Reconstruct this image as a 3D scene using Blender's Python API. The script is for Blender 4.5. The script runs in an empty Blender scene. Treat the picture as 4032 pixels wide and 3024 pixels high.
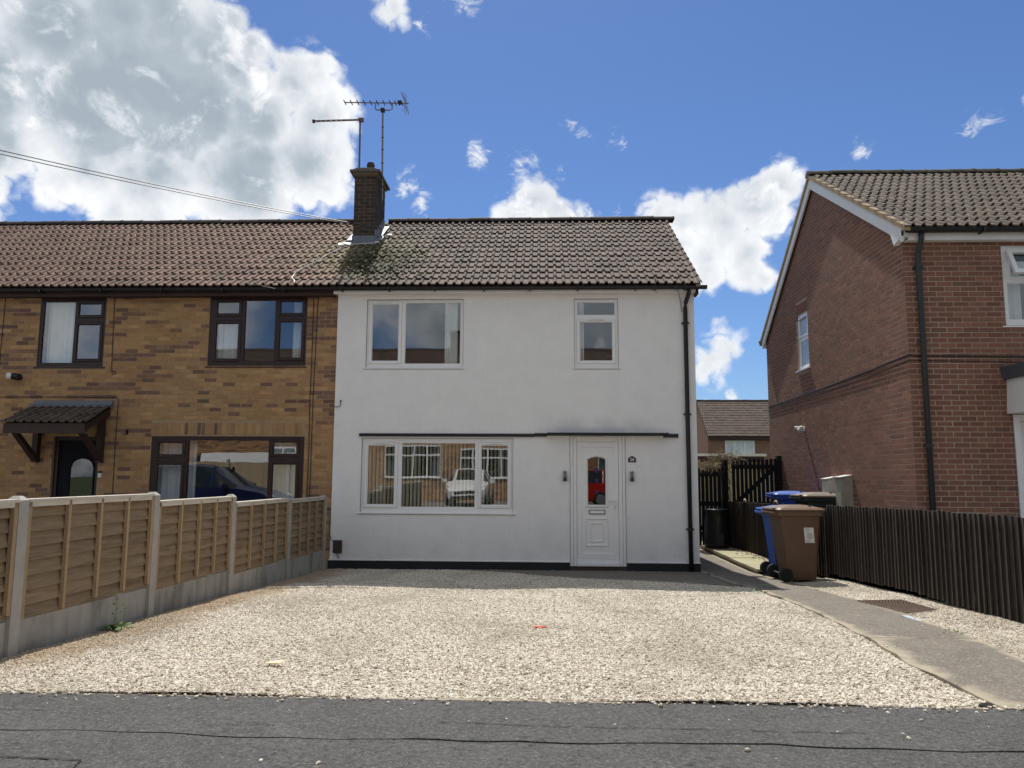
import bpy, math, random
from mathutils import Vector, Matrix
R = math.radians
random.seed(7)
S = bpy.context.scene
COL = S.collection

# ------------------------------------------------------------------ camera
cam_d = bpy.data.cameras.new('camera')
cam = bpy.data.objects.new('camera', cam_d)
COL.objects.link(cam)
cam_d.sensor_width = 36.0
cam_d.lens = 36.0 * 3030 / 4032
cam_d.clip_start = 0.05
cam_d.clip_end = 2000
CAM = Vector((3.644, -13.30, 1.580))
yaw, pitch, roll = R(-2.306), R(6.882), R(0.311)
fw = Vector((math.sin(yaw)*math.cos(pitch), math.cos(yaw)*math.cos(pitch), math.sin(pitch)))
rt = Vector((math.cos(yaw), -math.sin(yaw), 0))
up = rt.cross(fw)
r2 = rt*math.cos(roll) + up*math.sin(roll)
u2 = up*math.cos(roll) - rt*math.sin(roll)
M = Matrix(((r2.x, u2.x, -fw.x, CAM.x), (r2.y, u2.y, -fw.y, CAM.y), (r2.z, u2.z, -fw.z, CAM.z), (0, 0, 0, 1)))
cam.matrix_world = M
S.camera = cam

# ------------------------------------------------------------------ light
SUN_DIR = Vector((0.075, -0.60, -1.0)).normalized()       # the way the light travels
sun_el = math.asin(-SUN_DIR.z)
sun_az = math.atan2(-SUN_DIR.x, -SUN_DIR.y)              # from +Y towards +X
sl = bpy.data.lights.new('sun', 'SUN')
sl.energy = 2.7
sl.angle = R(0.5)
sl.color = (1.0, 0.955, 0.88)
sun = bpy.data.objects.new('sun', sl)
sun.rotation_euler = SUN_DIR.to_track_quat('-Z', 'Y').to_euler()
sun.location = (0, 10, 30)
COL.objects.link(sun)

S.view_settings.view_transform = 'Standard'
S.view_settings.look = 'None'
S.view_settings.gamma = 1.0
S.view_settings.exposure = 1.1
S.view_settings.use_curve_mapping = False
S.render.engine = 'CYCLES'
S.cycles.max_bounces = 8
S.cycles.diffuse_bounces = 4
S.cycles.transparent_max_bounces = 12
S.cycles.sample_clamp_indirect = 6

# ------------------------------------------------------------------ world: sky with cumulus
W = bpy.data.worlds.new('World')
S.world = W
W.use_nodes = True
nt = W.node_tree
nt.nodes.clear()


class NT:
    """small helper to write node trees"""
    def __init__(s, tree): s.t = tree
    def n(s, typ, **kw):
        o = s.t.nodes.new(typ)
        for k, v in kw.items(): setattr(o, k, v)
        return o
    def l(s, a, b): s.t.links.new(a, b)
    def put(s, sock, v):
        if isinstance(v, bpy.types.NodeSocket): s.l(v, sock)
        elif v is not None: sock.default_value = v
    def math(s, op, a, b=None, c=None, clamp=False):
        m = s.n('ShaderNodeMath', operation=op, use_clamp=clamp)
        s.put(m.inputs[0], a); s.put(m.inputs[1], b); s.put(m.inputs[2], c)
        return m.outputs[0]
    def vmath(s, op, a, b=None, out=0, scale=None):
        m = s.n('ShaderNodeVectorMath', operation=op)
        s.put(m.inputs[0], a); s.put(m.inputs[1], b)
        if scale is not None: s.put(m.inputs['Scale'], scale)
        return m.outputs[out]
    def noise(s, vec, scale, detail=4, rough=.5, col=False, dist=0.0):
        m = s.n('ShaderNodeTexNoise')
        s.put(m.inputs['Vector'], vec); s.put(m.inputs['Scale'], scale)
        s.put(m.inputs['Detail'], detail); s.put(m.inputs['Roughness'], rough); s.put(m.inputs['Distortion'], dist)
        return m.outputs[1 if col else 0]
    def ramp(s, v, a, b, smooth=True, to0=0.0, to1=1.0):
        m = s.n('ShaderNodeMapRange', interpolation_type='SMOOTHSTEP' if smooth else 'LINEAR')
        s.put(m.inputs[0], v); s.put(m.inputs[1], a); s.put(m.inputs[2], b)
        s.put(m.inputs[3], to0); s.put(m.inputs[4], to1)
        return m.outputs[0]
    def mix(s, f, a, b, mode='MIX'):
        m = s.n('ShaderNodeMix', data_type='RGBA', blend_type=mode)
        s.put(m.inputs[0], f)
        for sock, v in ((m.inputs[6], a), (m.inputs[7], b)):
            if isinstance(v, tuple) and len(v) == 3: v = (*v, 1)
            s.put(sock, v)
        return m.outputs[2]


N = NT(nt)
sky = N.n('ShaderNodeTexSky', sky_type='NISHITA')
sky.sun_disc = False
sky.sun_elevation = sun_el
sky.sun_rotation = sun_az
sky.altitude = 0
sky.air_density = 1.0
sky.dust_density = 0.25
sky.ozone_density = 2.2
SKY_STRENGTH = 0.050
tc = N.n('ShaderNodeTexCoord')
vdir = tc.outputs['Generated']
# cumulus: azimuth, elevation, radius (degrees)
CL = [(-34.73, 27.41, 4.38), (-29.73, 28.1, 5.21), (-25.83, 28.62, 3.23), (-23.22, 27.39, 2.61), (-32.26, 23.7, 5.5),
      (-27.1, 24.44, 5.51), (-21.92, 24.39, 3.31), (-18.92, 27.0, 2.4), (-17.29, 28.36, 1.43), (-16.97, 24.99, 2.63),
      (-18.02, 21.81, 3.31), (-22.53, 20.68, 4.62), (-28.29, 19.85, 4.09), (-32.38, 19.71, 2.9), (-34.02, 18.26, 1.89),
      (-30.43, 17.43, 1.99), (-16.11, 20.42, 1.92), (-15.53, 22.98, 1.57), (-11.82, 32.5, 1.31), (-9.81, 31.75, 0.65),
      (-6.38, 33.04, 0.94), (-10.26, 21.3, 1.11), (-9.53, 20.05, 0.99), (-4.78, 23.42, 0.97), (-1.54, 23.04, 0.91),
      (1.26, 22.09, 0.46), (2.6, 25.27, 0.76), (5.27, 24.4, 0.76), (-0.81, 20.07, 2.19), (-1.88, 19.09, 1.67),
      (1.15, 19.4, 1.4), (3.45, 19.19, 0.73), (9.02, 18.73, 1.88), (5.56, 19.12, 0.59), (17.69, 20.29, 1.66),
      (16.04, 18.9, 2.63), (13.38, 17.54, 2.7), (10.72, 18.37, 2.25), (9.67, 16.81, 2.28), (12.33, 15.67, 2.42),
      (14.95, 15.49, 2.28), (16.19, 14.11, 1.26), (13.15, 9.53, 1.37), (12.64, 8.38, 1.57), (11.96, 7.57, 1.15),
      (12.08, 5.89, 0.66), (13.92, 5.75, 0.65), (23.14, 21.8, 0.71), (23.91, 22.32, 0.39), (29.76, 22.28, 0.52),
      (30.85, 22.24, 0.36), (34.8, 22.82, 1.9), (-2.6, 18.95, 1.6), (.9, 18.9, 1.7), (2.6, 18.4, 1.4), (-40.94, 22.06, 6.37), (-39.37, 17.16, 3.01)]
wn = N.noise(vdir, 16.0, 2, .5, col=True)
wv = N.vmath('SUBTRACT', wn, (0.5, 0.5, 0.5))
vw = N.vmath('ADD', vdir, N.vmath('SCALE', wv, scale=0.028))
sd = None
wisp = None
for a, e, r in CL:
    c = (math.sin(R(a))*math.cos(R(e)), math.cos(R(a))*math.cos(R(e)), math.sin(R(e)))
    d = N.vmath('DISTANCE', vw, c, out=1)
    q = N.math('SUBTRACT', R(r)*1.02, d)
    if r < 1.12:
        wisp = q if wisp is None else N.math('SMOOTH_MAX', wisp, q, 0.006)
    else:
        sd = q if sd is None else N.math('SMOOTH_MAX', sd, q, 0.006)
# the same kind of broken cumulus goes on all round the sky
gen = N.noise(vdir, 2.6, 3, .5)
gen = N.math('MULTIPLY_ADD', gen, 0.7, -0.285)
view_dot = N.vmath('DOT_PRODUCT', vdir, tuple(fw), out=1)
gen = N.math('SUBTRACT', gen, N.ramp(view_dot, .58, .76, to1=.35))
n1 = N.noise(vdir, 26.0, 8, .56)
n2 = N.noise(vdir, 70.0, 6, .6)
vw2 = N.vmath('ADD', vdir, N.vmath('SCALE', N.vmath('SUBTRACT', N.noise(vdir, 40.0, 3, .5, col=True), (.5, .5, .5)), scale=.012))


def puffs(v, sc):
    """domes with creases between them"""
    a = N.math('ABSOLUTE', N.math('SUBTRACT', N.noise(v, sc, 1.5, .45), .5))
    return N.math('POWER', N.math('MULTIPLY', a, 4.0, clamp=True), .6)


p1 = puffs(vw2, 11.0)
p2 = puffs(vw2, 30.0)
puff = N.math('ADD', N.math('MULTIPLY', p1, .45), N.math('MULTIPLY', p2, .55))
edge = N.math('ADD', N.math('MULTIPLY', N.math('SUBTRACT', n1, .5), .036), N.math('MULTIPLY', N.math('SUBTRACT', n2, .5), .016))
edge = N.math('ADD', edge, N.math('MULTIPLY', N.math('SUBTRACT', puff, .5), .024))
den = N.math('ADD', sd, edge)
# small torn scraps: stretched fine noise, soft edges
n4 = N.noise(N.vmath('MULTIPLY', vw, (1.0, 1.0, 1.5)), 42.0, 9, .66, dist=.6)
wden = N.math('ADD', N.math('ADD', wisp, -0.004), N.math('MULTIPLY', N.math('SUBTRACT', n4, .5), .085))
walpha = N.math('MULTIPLY', N.ramp(wden, -0.003, 0.022), .92)
galpha = N.ramp(N.math('ADD', gen, N.math('MULTIPLY', N.math('SUBTRACT', n1, .5), .10)), -0.03, 0.06)
alpha = N.math('MAXIMUM', N.math('MAXIMUM', N.ramp(den, -0.005, 0.013), walpha), galpha)
den = N.math('MAXIMUM', den, N.math('MULTIPLY', gen, .8))
# light and grey inside the cloud: thick parts grey, rims bright, billows lit from above
b1 = N.noise(vw2, 10.0, 7, .52)
voff = N.vmath('ADD', vw2, (0.010, 0.0, 0.018))
b2 = N.noise(voff, 10.0, 7, .52)
bill = N.math('MULTIPLY', N.math('SUBTRACT', b1, b2), 1.7)
n3 = N.noise(vdir, 5.0, 4, .5)
deep = N.ramp(N.math('ADD', den, N.math('MULTIPLY', N.math('SUBTRACT', n3, .5), .10)), 0.0, 0.072)
lit = N.math('ADD', N.math('SUBTRACT', 1.0, N.math('MULTIPLY', deep, .93)), bill)
lit = N.math('ADD', lit, N.math('MULTIPLY', N.math('SUBTRACT', puff, .55), .13))
n5 = N.noise(vw2, 19.0, 8, .62, dist=.4)
lit = N.math('ADD', lit, N.math('MULTIPLY', N.math('MULTIPLY', N.ramp(n5, .53, .68), N.ramp(n3, .36, .54)), .55))
lit = N.math('MAXIMUM', lit, N.math('MULTIPLY', walpha, N.ramp(den, .0, -.01)))
cr = N.n('ShaderNodeValToRGB'); ce = cr.color_ramp.elements
ce[0].position = 0.0; ce[0].color = (.165, .193, .220, 1)
ce[1].position = 1.0; ce[1].color = (.475, .48, .485, 1)
for p_, c_ in ((.30, (.225, .255, .280)), (.62, (.345, .365, .385))):
    k = ce.new(p_); k.color = (*c_, 1)
N.l(N.math('MULTIPLY_ADD', lit, .80, .12), cr.inputs[0])
ccol = cr.outputs[0]
bg_sky = N.n('ShaderNodeBackground'); N.l(N.vmath('MULTIPLY', sky.outputs[0], (.56, .71, .96)), bg_sky.inputs[0]); bg_sky.inputs[1].default_value = SKY_STRENGTH
bg_cl = N.n('ShaderNodeBackground'); N.l(ccol, bg_cl.inputs[0]); bg_cl.inputs[1].default_value = 1.0
mx = N.n('ShaderNodeMixShader')
N.l(N.math('MULTIPLY', alpha, .97), mx.inputs[0]); N.l(bg_sky.outputs[0], mx.inputs[1]); N.l(bg_cl.outputs[0], mx.inputs[2])
wo = N.n('ShaderNodeOutputWorld'); N.l(mx.outputs[0], wo.inputs[0])
W.cycles.sampling_method = 'MANUAL'
W.cycles.sample_map_resolution = 512

# ------------------------------------------------------------------ materials
MATS = {}


def mat(name, col, rough=.8, var=.15, scale=5.0, detail=5, bump=0.0, bscale=90.0, rnd=0.0, stretch=None, spec=.4, metal=0.0, col2=None, c2=(.45, .6), c2scale=2.0, bdist=.004):
    m = bpy.data.materials.new(name); m.use_nodes = True
    t = m.node_tree; b = t.nodes['Principled BSDF']; n = NT(t)
    geo = n.n('ShaderNodeNewGeometry'); pos = geo.outputs['Position']
    if stretch: 
        pos = n.vmath('MULTIPLY', pos, stretch)
    c = (*col, 1)
    base = None
    if col2:
        f = n.ramp(n.noise(pos, c2scale, 5, .6), c2[0], c2[1])
        base = n.mix(f, col, col2)
    v = None
    if var: v = n.math('MULTIPLY_ADD', n.noise(pos, scale, detail, .6), var*4, 1-var*2)
    if rnd:
        oi = n.n('ShaderNodeObjectInfo')
        rr = n.math('FRACT', n.math('ADD', oi.outputs['Random'], geo.outputs['Random Per Island']))
        q = n.math('MULTIPLY_ADD', rr, rnd*2, 1-rnd)
        v = q if v is None else n.math('MULTIPLY', v, q)
    if v is not None:
        base = n.vmath('SCALE', base if base is not None else col, scale=v)
    if base is not None: n.l(base, b.inputs['Base Color'])
    else: b.inputs['Base Color'].default_value = c
    b.inputs['Roughness'].default_value = rough
    b.inputs['Specular IOR Level'].default_value = spec
    b.inputs['Metallic'].default_value = metal
    if bump:
        bp = n.n('ShaderNodeBump'); bp.inputs['Strength'].default_value = bump; bp.inputs['Distance'].default_value = bdist
        n.l(n.noise(pos, bscale, 6, .65), bp.inputs['Height']); n.l(bp.outputs[0], b.inputs['Normal'])
    MATS[name] = m
    m['base'] = 1
    return m


def nodes_of(name):
    m = MATS[name]; return m, NT(m.node_tree), m.node_tree.nodes['Principled BSDF']


upvc = mat('white_upvc', (.80, .80, .80), .32, .02, bump=0)
white_paint = mat('white_paint', (.76, .76, .75), .5, .05)
mat('cream_panel', (.70, .68, .63), .6, .05)
black_gut = mat('black_plastic', (.014, .015, .018), .38, .1)
brown_pvc = mat('brown_frame', (.030, .014, .013), .35, .12)
brown_wood = mat('brown_stain', (.042, .022, .018), .6, .2, bump=.2)
mat('black_paint', (.012, .014, .018), .55, .2, bump=.3, bscale=60)
mortar_buff = mat('mortar_buff', (.34, .25, .15), .95, .12, bump=.5, bscale=150)
mortar_red = mat('mortar_red', (.40, .32, .255), .95, .12, bump=.5, bscale=150)
mat('mortar_dark', (.20, .16, .12), .95, .15, bump=.5, bscale=150)
BUFF = [mat('brick_buff', (.375, .215, .100), .9, .14, 14, rnd=.13, bump=.5, bscale=160),
        mat('brick_gold', (.41, .245, .115), .9, .14, 14, rnd=.13, bump=.5, bscale=160),
        mat('brick_tan', (.325, .185, .092), .9, .16, 14, rnd=.14, bump=.5, bscale=160),
        mat('brick_plum', (.185, .104, .074), .9, .16, 14, rnd=.18, bump=.5, bscale=160),
        mat('brick_rose', (.26, .145, .088), .9, .16, 14, rnd=.18, bump=.5, bscale=160)]
RED = [mat('brick_red', (.23, .108, .072), .9, .12, 12, rnd=.16, bump=.5, bscale=160),
       mat('brick_russet', (.205, .096, .066), .9, .12, 12, rnd=.16, bump=.5, bscale=160),
       mat('brick_brown', (.195, .098, .070), .9, .12, 12, rnd=.16, bump=.5, bscale=160)]
DARKB = [mat('brick_sooty', (.045, .034, .030), .9, .2, 14, rnd=.25, bump=.5, bscale=160),
         mat('brick_sooty_red', (.062, .043, .035), .9, .2, 14, rnd=.25, bump=.5, bscale=160)]
conc_post = mat('post_concrete', (.36, .34, .31), .9, .12, 9, bump=.35, bscale=220)
conc_board = mat('board_concrete', (.33, .315, .29), .92, .16, 6, bump=.4, bscale=150, col2=(.20, .19, .165), c2=(.48, .68), c2scale=2.2, stretch=(1, 1.6, .6))
lap = mat('lap_board', (.235, .167, .102), .85, .2, 5, stretch=(3, .8, 9), bump=.35, bscale=40, rnd=.16, col2=(.18, .125, .075), c2=(.48, .68), c2scale=3)
m, n, b = nodes_of('lap_board')
geo = n.n('ShaderNodeNewGeometry')
old = b.inputs['Base Color'].links[0].from_socket
vo = n.n('ShaderNodeTexVoronoi'); vo.inputs['Scale'].default_value = 1.0; vo.inputs['Randomness'].default_value = 1.0
n.l(n.vmath('MULTIPLY', geo.outputs['Position'], (1, 3.6, 7.5)), vo.inputs['Vector'])
sp_ = n.n('ShaderNodeSeparateColor'); n.l(vo.outputs['Color'], sp_.inputs[0])
kn = n.math('MULTIPLY', n.ramp(vo.outputs['Distance'], .11, .05), n.ramp(sp_.outputs[0], .45, .6))
c = n.mix(n.math('MULTIPLY', kn, .75), old, (.07, .04, .022))
gs_ = n.ramp(n.noise(n.vmath('MULTIPLY', geo.outputs['Position'], (1, .5, 14)), 5, 5, .7), .5, .68)
c = n.mix(n.math('MULTIPLY', gs_, .4), c, (.30, .245, .175))
n.l(c, b.inputs['Base Color'])
batten = mat('batten', (.35, .25, .15), .85, .15, 6, stretch=(4, 4, 1), bump=.3, bscale=40, rnd=.1)
railwood = mat('rail_wood', (.54, .49, .42), .85, .18, 6, stretch=(4, .6, 4), bump=.3, bscale=50)
stained = mat('stained_board', (.027, .020, .016), .8, .35, 8, stretch=(5, 5, .7), bump=.5, bscale=30, rnd=.35, col2=(.085, .066, .05), c2=(.55, .75), c2scale=9)
gatewood = mat('gate_wood', (.007, .007, .008), .8, .3, 6, stretch=(4, 4, 1), bump=.3)
tanboard = mat('tan_board', (.38, .30, .19), .85, .15, 5, stretch=(1, 1, 5), rnd=.1)
mat('cap_stone', (.11, .105, .095), .9, .2, 9)
mat('old_paint', (.33, .37, .41), .8, .3, 12)
lead = mat('lead', (.15, .17, .20), .5, .15, 8, metal=.1)
roof_felt = mat('roof_felt', (.05, .045, .04), .9, .1)
ridge_m = mat('ridge_clay', (.060, .047, .045), .85, .22, 7, rnd=.18, bump=.4, bscale=70, col2=(.10, .095, .07), c2=(.55, .75), c2scale=6)
mat('ridge_lichen', (.075, .068, .052), .9, .25, 7, rnd=.15, bump=.5, bscale=60, col2=(.13, .125, .085), c2=(.45, .65), c2scale=5)
chrome = mat('galvanised', (.42, .42, .43), .38, .1, metal=.8)
alu = mat('aerial_metal', (.20, .185, .19), .45, .1, metal=.5)
copperish = mat('aerial_bronze', (.16, .10, .10), .5, .1, metal=.4)
cable = mat('cable_brown', (.05, .035, .03), .6, .05)
wire_m = mat('wire_grey', (.05, .05, .055), .5, 0)
white_cable = mat('cable_white', (.62, .62, .58), .5, .05)
rubber = mat('rubber', (.012, .012, .013), .7, .1)
bin_brown = mat('bin_brown', (.128, .075, .046), .45, .06, 3, bump=.06, bscale=300)
bin_blue = mat('bin_blue', (.033, .105, .42), .42, .06, 3, bump=.06, bscale=300)
bin_blue2 = mat('bin_blue_deep', (.020, .050, .30), .42, .06, 3)
bin_green = mat('bin_green', (.012, .026, .024), .42, .06, 3)
bin_lid = mat('bin_lid_grey', (.16, .135, .11), .5, .08, 3)
sticker = mat('sticker_paper', (.72, .72, .70), .6, .03)
ink = mat('ink', (.22, .22, .22), .7, 0)
net = mat('net_curtain', (.82, .82, .80), .9, .06)
blind_m = mat('blind_cream', (.80, .76, .64), .8, .05)
inner = mat('interior_plaster', (.30, .29, .28), .9, .05)
inner_floor = mat('interior_carpet', (.12, .10, .09), .95, .1)
light_steel = mat('lamp_steel', (.30, .30, .30), .32, .05, metal=.9)
plate_blk = mat('plate_black', (.012, .010, .025), .35, 0)
door_black = mat('door_black', (.008, .009, .013), .65, .1, spec=.15)
meter_white = mat('meter_box', (.55, .54, .50), .6, .1)
slab_m = mat('paving_slab', (.34, .31, .20), .9, .18, 6, bump=.4, bscale=120, rnd=.1, col2=(.27, .27, .15), c2=(.45, .65), c2scale=3)
rust = mat('rusty_steel', (.13, .09, .065), .8, .3, 18, bump=.3, metal=.2)
leaf_m = mat('weed_leaf', (.075, .16, .022), .6, .15)
vine_m = mat('dry_stem', (.33, .27, .18), .9, .2, rnd=.25)
litter_m = mat('leaf_litter', (.16, .105, .06), .9, .25, rnd=.4)
paper_m = mat('dry_paper', (.72, .56, .38), .8, .08)
redplastic = mat('red_scrap', (.62, .11, .06), .6, .1)
lawn = mat('grass_ground', (.055, .075, .028), .95, .3, 3, bump=.5, bscale=60)

# painted render with soot above the door hood
wallm = mat('white_render', (.80, .795, .79), .92, .045, 3.2, bump=.75, bscale=28, bdist=.010)
m, n, b = nodes_of('white_render')
geo = n.n('ShaderNodeNewGeometry'); sp = n.n('ShaderNodeSeparateXYZ'); n.l(geo.outputs['Position'], sp.inputs[0])
nz = n.noise(geo.outputs['Position'], 3.5, 6, .6)
fx = n.math('MULTIPLY', n.ramp(sp.outputs[0], 3.35, 3.95), n.ramp(sp.outputs[0], 5.75, 5.2))
fz = n.math('MULTIPLY', n.ramp(sp.outputs[2], 2.72, 2.38), n.ramp(sp.outputs[2], 2.29, 2.33))
soot = n.math('MULTIPLY', n.math('MULTIPLY', fx, fz), n.ramp(nz, .25, .62))
old = b.inputs['Base Color'].links[0].from_socket
c1 = n.mix(n.math('MULTIPLY', soot, .38), old, (.36, .36, .42))
# damp, dirty foot of the wall and rain streaks under the sills
foot = n.math('MULTIPLY', n.ramp(sp.outputs[2], 1.1, .1), n.ramp(n.noise(geo.outputs['Position'], 1.7, 6, .65), .38, .7))
c2 = n.mix(n.math('MULTIPLY', foot, .22), c1, (.42, .41, .40))
sv = n.vmath('MULTIPLY', geo.outputs['Position'], (9, 1, .5))
st = n.ramp(n.noise(sv, 2.0, 4, .6), .56, .74)
c3 = n.mix(n.math('MULTIPLY', st, .10), c2, (.45, .43, .40))
n.l(c3, b.inputs['Base Color'])


def tile_mat(name, a, bb, moss):
    m = mat(name, a, .88, .2, 9, rnd=.17, bump=.5, bscale=120, col2=bb, c2=(.42, .62), c2scale=3.5)
    m, n, b = nodes_of(name)
    geo = n.n('ShaderNodeNewGeometry'); pos = geo.outputs['Position']
    old = b.inputs['Base Color'].links[0].from_socket
    # lichen spots
    vo = n.n('ShaderNodeTexVoronoi'); vo.inputs['Scale'].default_value = 14
    n.l(n.vmath('ADD', pos, n.vmath('SCALE', n.noise(pos, 12, 2, .5, col=True), scale=.08)), vo.inputs['Vector'])
    spots = n.math('MULTIPLY', n.ramp(vo.outputs[0], .22, .10), n.ramp(n.noise(pos, 2.2, 4), .50, .62))
    c = n.mix(n.math('MULTIPLY', spots, .45), old, (.24, .22, .17))
    if moss:
        # moss and algae in the wet area round the chimney foot
        sp = n.n('ShaderNodeSeparateXYZ'); n.l(pos, sp.inputs[0])
        d = n.vmath('DISTANCE', n.vmath('MULTIPLY', pos, (1.0, .85, .6)), (.12, 1.05, 3.5), out=1)
        dn = n.math('ADD', d, n.math('MULTIPLY', n.math('SUBTRACT', n.noise(pos, 4.5, 6, .65), .5), 2.0))
        c = n.mix(n.math('MULTIPLY', n.ramp(dn, 1.5, .5), .55), c, (.19, .165, .075))
        d2 = n.vmath('DISTANCE', n.vmath('MULTIPLY', pos, (1.0, .7, .5)), (.62, .45, 2.9), out=1)
        dm = n.math('ADD', d2, n.math('MULTIPLY', n.math('SUBTRACT', n.noise(pos, 9, 6, .7), .5), 2.0))
        c = n.mix(n.math('MULTIPLY', n.ramp(dm, .85, .35), .9), c, (.030, .030, .010))
    n.l(c, b.inputs['Base Color'])
    return m


tile_grey = tile_mat('tile_greybrown', (.115, .083, .065), (.083, .062, .051), True)
tile_pink = tile_mat('tile_pinkbrown', (.188, .116, .088), (.145, .093, .072), True)
tile_olive = tile_mat('tile_olive', (.108, .084, .062), (.086, .064, .049), False)
tile_far = tile_mat('tile_far', (.110, .076, .060), (.082, .060, .050), False)


def glass_mat(name, ior, tint=(1, 1, 1), extra=None):
    m = bpy.data.materials.new(name); m.use_nodes = True
    t = m.node_tree; t.nodes.clear(); n = NT(t)
    tr = n.n('ShaderNodeBsdfTransparent'); tr.inputs[0].default_value = (*tint, 1)
    gl = n.n('ShaderNodeBsdfGlossy'); gl.inputs['Roughness'].default_value = 0.0
    geo = n.n('ShaderNodeNewGeometry')
    r0 = ((ior-1)/(ior+1))**2
    cs = n.math('ABSOLUTE', n.vmath('DOT_PRODUCT', geo.outputs['Incoming'], geo.outputs['Normal'], out=1))
    fr = n.math('MULTIPLY_ADD', n.math('POWER', n.math('SUBTRACT', 1.0, cs), 5.0), 1-r0, r0)
    # slight waviness of the sealed units
    bp = n.n('ShaderNodeBump'); bp.inputs['Strength'].default_value = .05; bp.inputs['Distance'].default_value = .02
    n.l(n.noise(geo.outputs['Position'], 1.6, 1, .4), bp.inputs['Height'])
    n.l(bp.outputs[0], gl.inputs['Normal'])
    mx = n.n('ShaderNodeMixShader')
    n.l(fr, mx.inputs[0]); n.l(tr.outputs[0], mx.inputs[1]); n.l(gl.outputs[0], mx.inputs[2])
    o = n.n('ShaderNodeOutputMaterial'); n.l(mx.outputs[0], o.inputs[0])
    MATS[name] = m
    return m


glass = glass_mat('window_glass', 3.0, (.86, .9, .9))
glass_dark = glass_mat('dark_glass', 2.4, (.35, .38, .4))
frosted = mat('frosted_pane', (.33, .38, .42), .25, .25, 30, spec=.8)
purple_glass = mat('purple_glass', (.035, .008, .10), .15, .1, spec=.7)
blue_glass = mat('blue_glass', (.012, .018, .16), .15, .1, spec=.7)

# gravel stones
gm = mat('gravel_stone', (.56, .52, .46), .9, .1, 60, bump=.25, bscale=250)
m, n, b = nodes_of('gravel_stone')
oi = n.n('ShaderNodeObjectInfo'); geo = n.n('ShaderNodeNewGeometry')
sp = n.n('ShaderNodeSeparateXYZ'); n.l(geo.outputs['Position'], sp.inputs[0])
cr = n.n('ShaderNodeValToRGB'); e = cr.color_ramp.elements
e[0].position = 0; e[0].color = (.13, .115, .095, 1)
e[1].position = 1; e[1].color = (.76, .71, .63, 1)
for p_, c_ in ((.08, (.30, .245, .18)), (.25, (.475, .415, .325)), (.50, (.58, .52, .42)), (.80, (.665, .61, .51))):
    k = e.new(p_); k.color = (*c_, 1)
rr = n.math('FRACT', n.math('ADD', oi.outputs['Random'], geo.outputs['Random Per Island']))
n.l(rr, cr.inputs[0])
pn = n.noise(geo.outputs['Position'], 1.3, 5, .6)
tan_f = n.math('MULTIPLY', n.ramp(n.math('ADD', sp.outputs[0], n.math('MULTIPLY', n.math('SUBTRACT', pn, .5), 1.0)), .62, .22), n.ramp(sp.outputs[1], -8.6, -7.9))
base = n.mix(n.math('MULTIPLY', tan_f, .75), cr.outputs[0], (.33, .225, .13))
dirt = n.math('MULTIPLY', n.ramp(n.noise(n.vmath('MULTIPLY', geo.outputs['Position'], (1.3, .6, 1)), .9, 6, .70), .45, .66), .5)
base = n.mix(dirt, base, (.33, .285, .215))
n.l(base, b.inputs['Base Color'])
gravel_bed = mat('gravel_bed', (.33, .28, .22), .95, .3, 20, bump=.6, bscale=120)

# tarmac
tar = mat('tarmac', (.070, .069, .068), .85, .18, 2.2, bump=1.0, bscale=130, bdist=.010)
m, n, b = nodes_of('tarmac')
geo = n.n('ShaderNodeNewGeometry'); pos = geo.outputs['Position']
old = b.inputs['Base Color'].links[0].from_socket
vo = n.n('ShaderNodeTexVoronoi'); vo.inputs['Scale'].default_value = 105; n.l(pos, vo.inputs['Vector'])
sp_ = n.n('ShaderNodeSeparateColor'); n.l(vo.outputs['Color'], sp_.inputs[0])
chip = n.math('MULTIPLY', n.ramp(vo.outputs['Distance'], .55, .2), n.ramp(sp_.outputs[0], .55, .95))
c = n.mix(n.math('MULTIPLY', chip, .8), old, (.20, .195, .19))
c = n.mix(n.math('MULTIPLY', n.ramp(n.noise(pos, 1.1, 5, .65), .5, .68), .35), c, (.095, .092, .085))
dk = n.ramp(n.noise(n.vmath('MULTIPLY', pos, (1, 2, 1)), 2.4, 6, .7), .6, .72)
c = n.mix(n.math('MULTIPLY', dk, .45), c, (.028, .027, .027))
gr_ = n.noise(n.vmath('MULTIPLY', pos, (1, 1, 1)), 48, 5, .75)
c = n.mix(n.ramp(gr_, .54, .68), c, (.17, .165, .155)); c = n.mix(n.math('MULTIPLY', n.ramp(gr_, .48, .35), .85), c, (.018, .018, .018))
ck = n.math('ABSOLUTE', n.math('SUBTRACT', n.noise(n.vmath('MULTIPLY', pos, (.45, 1.3, 1)), 1.15, 7, .62), .5))
ckm = n.math('MULTIPLY', n.ramp(ck, .0045, .001), n.ramp(n.noise(pos, .55, 2), .46, .58))
c = n.mix(n.math('MULTIPLY', ckm, .85), c, (.012, .012, .012))
n.l(c, b.inputs['Base Color'])
mat('joint_dark', (.012, .012, .012), .95, .2)

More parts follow.
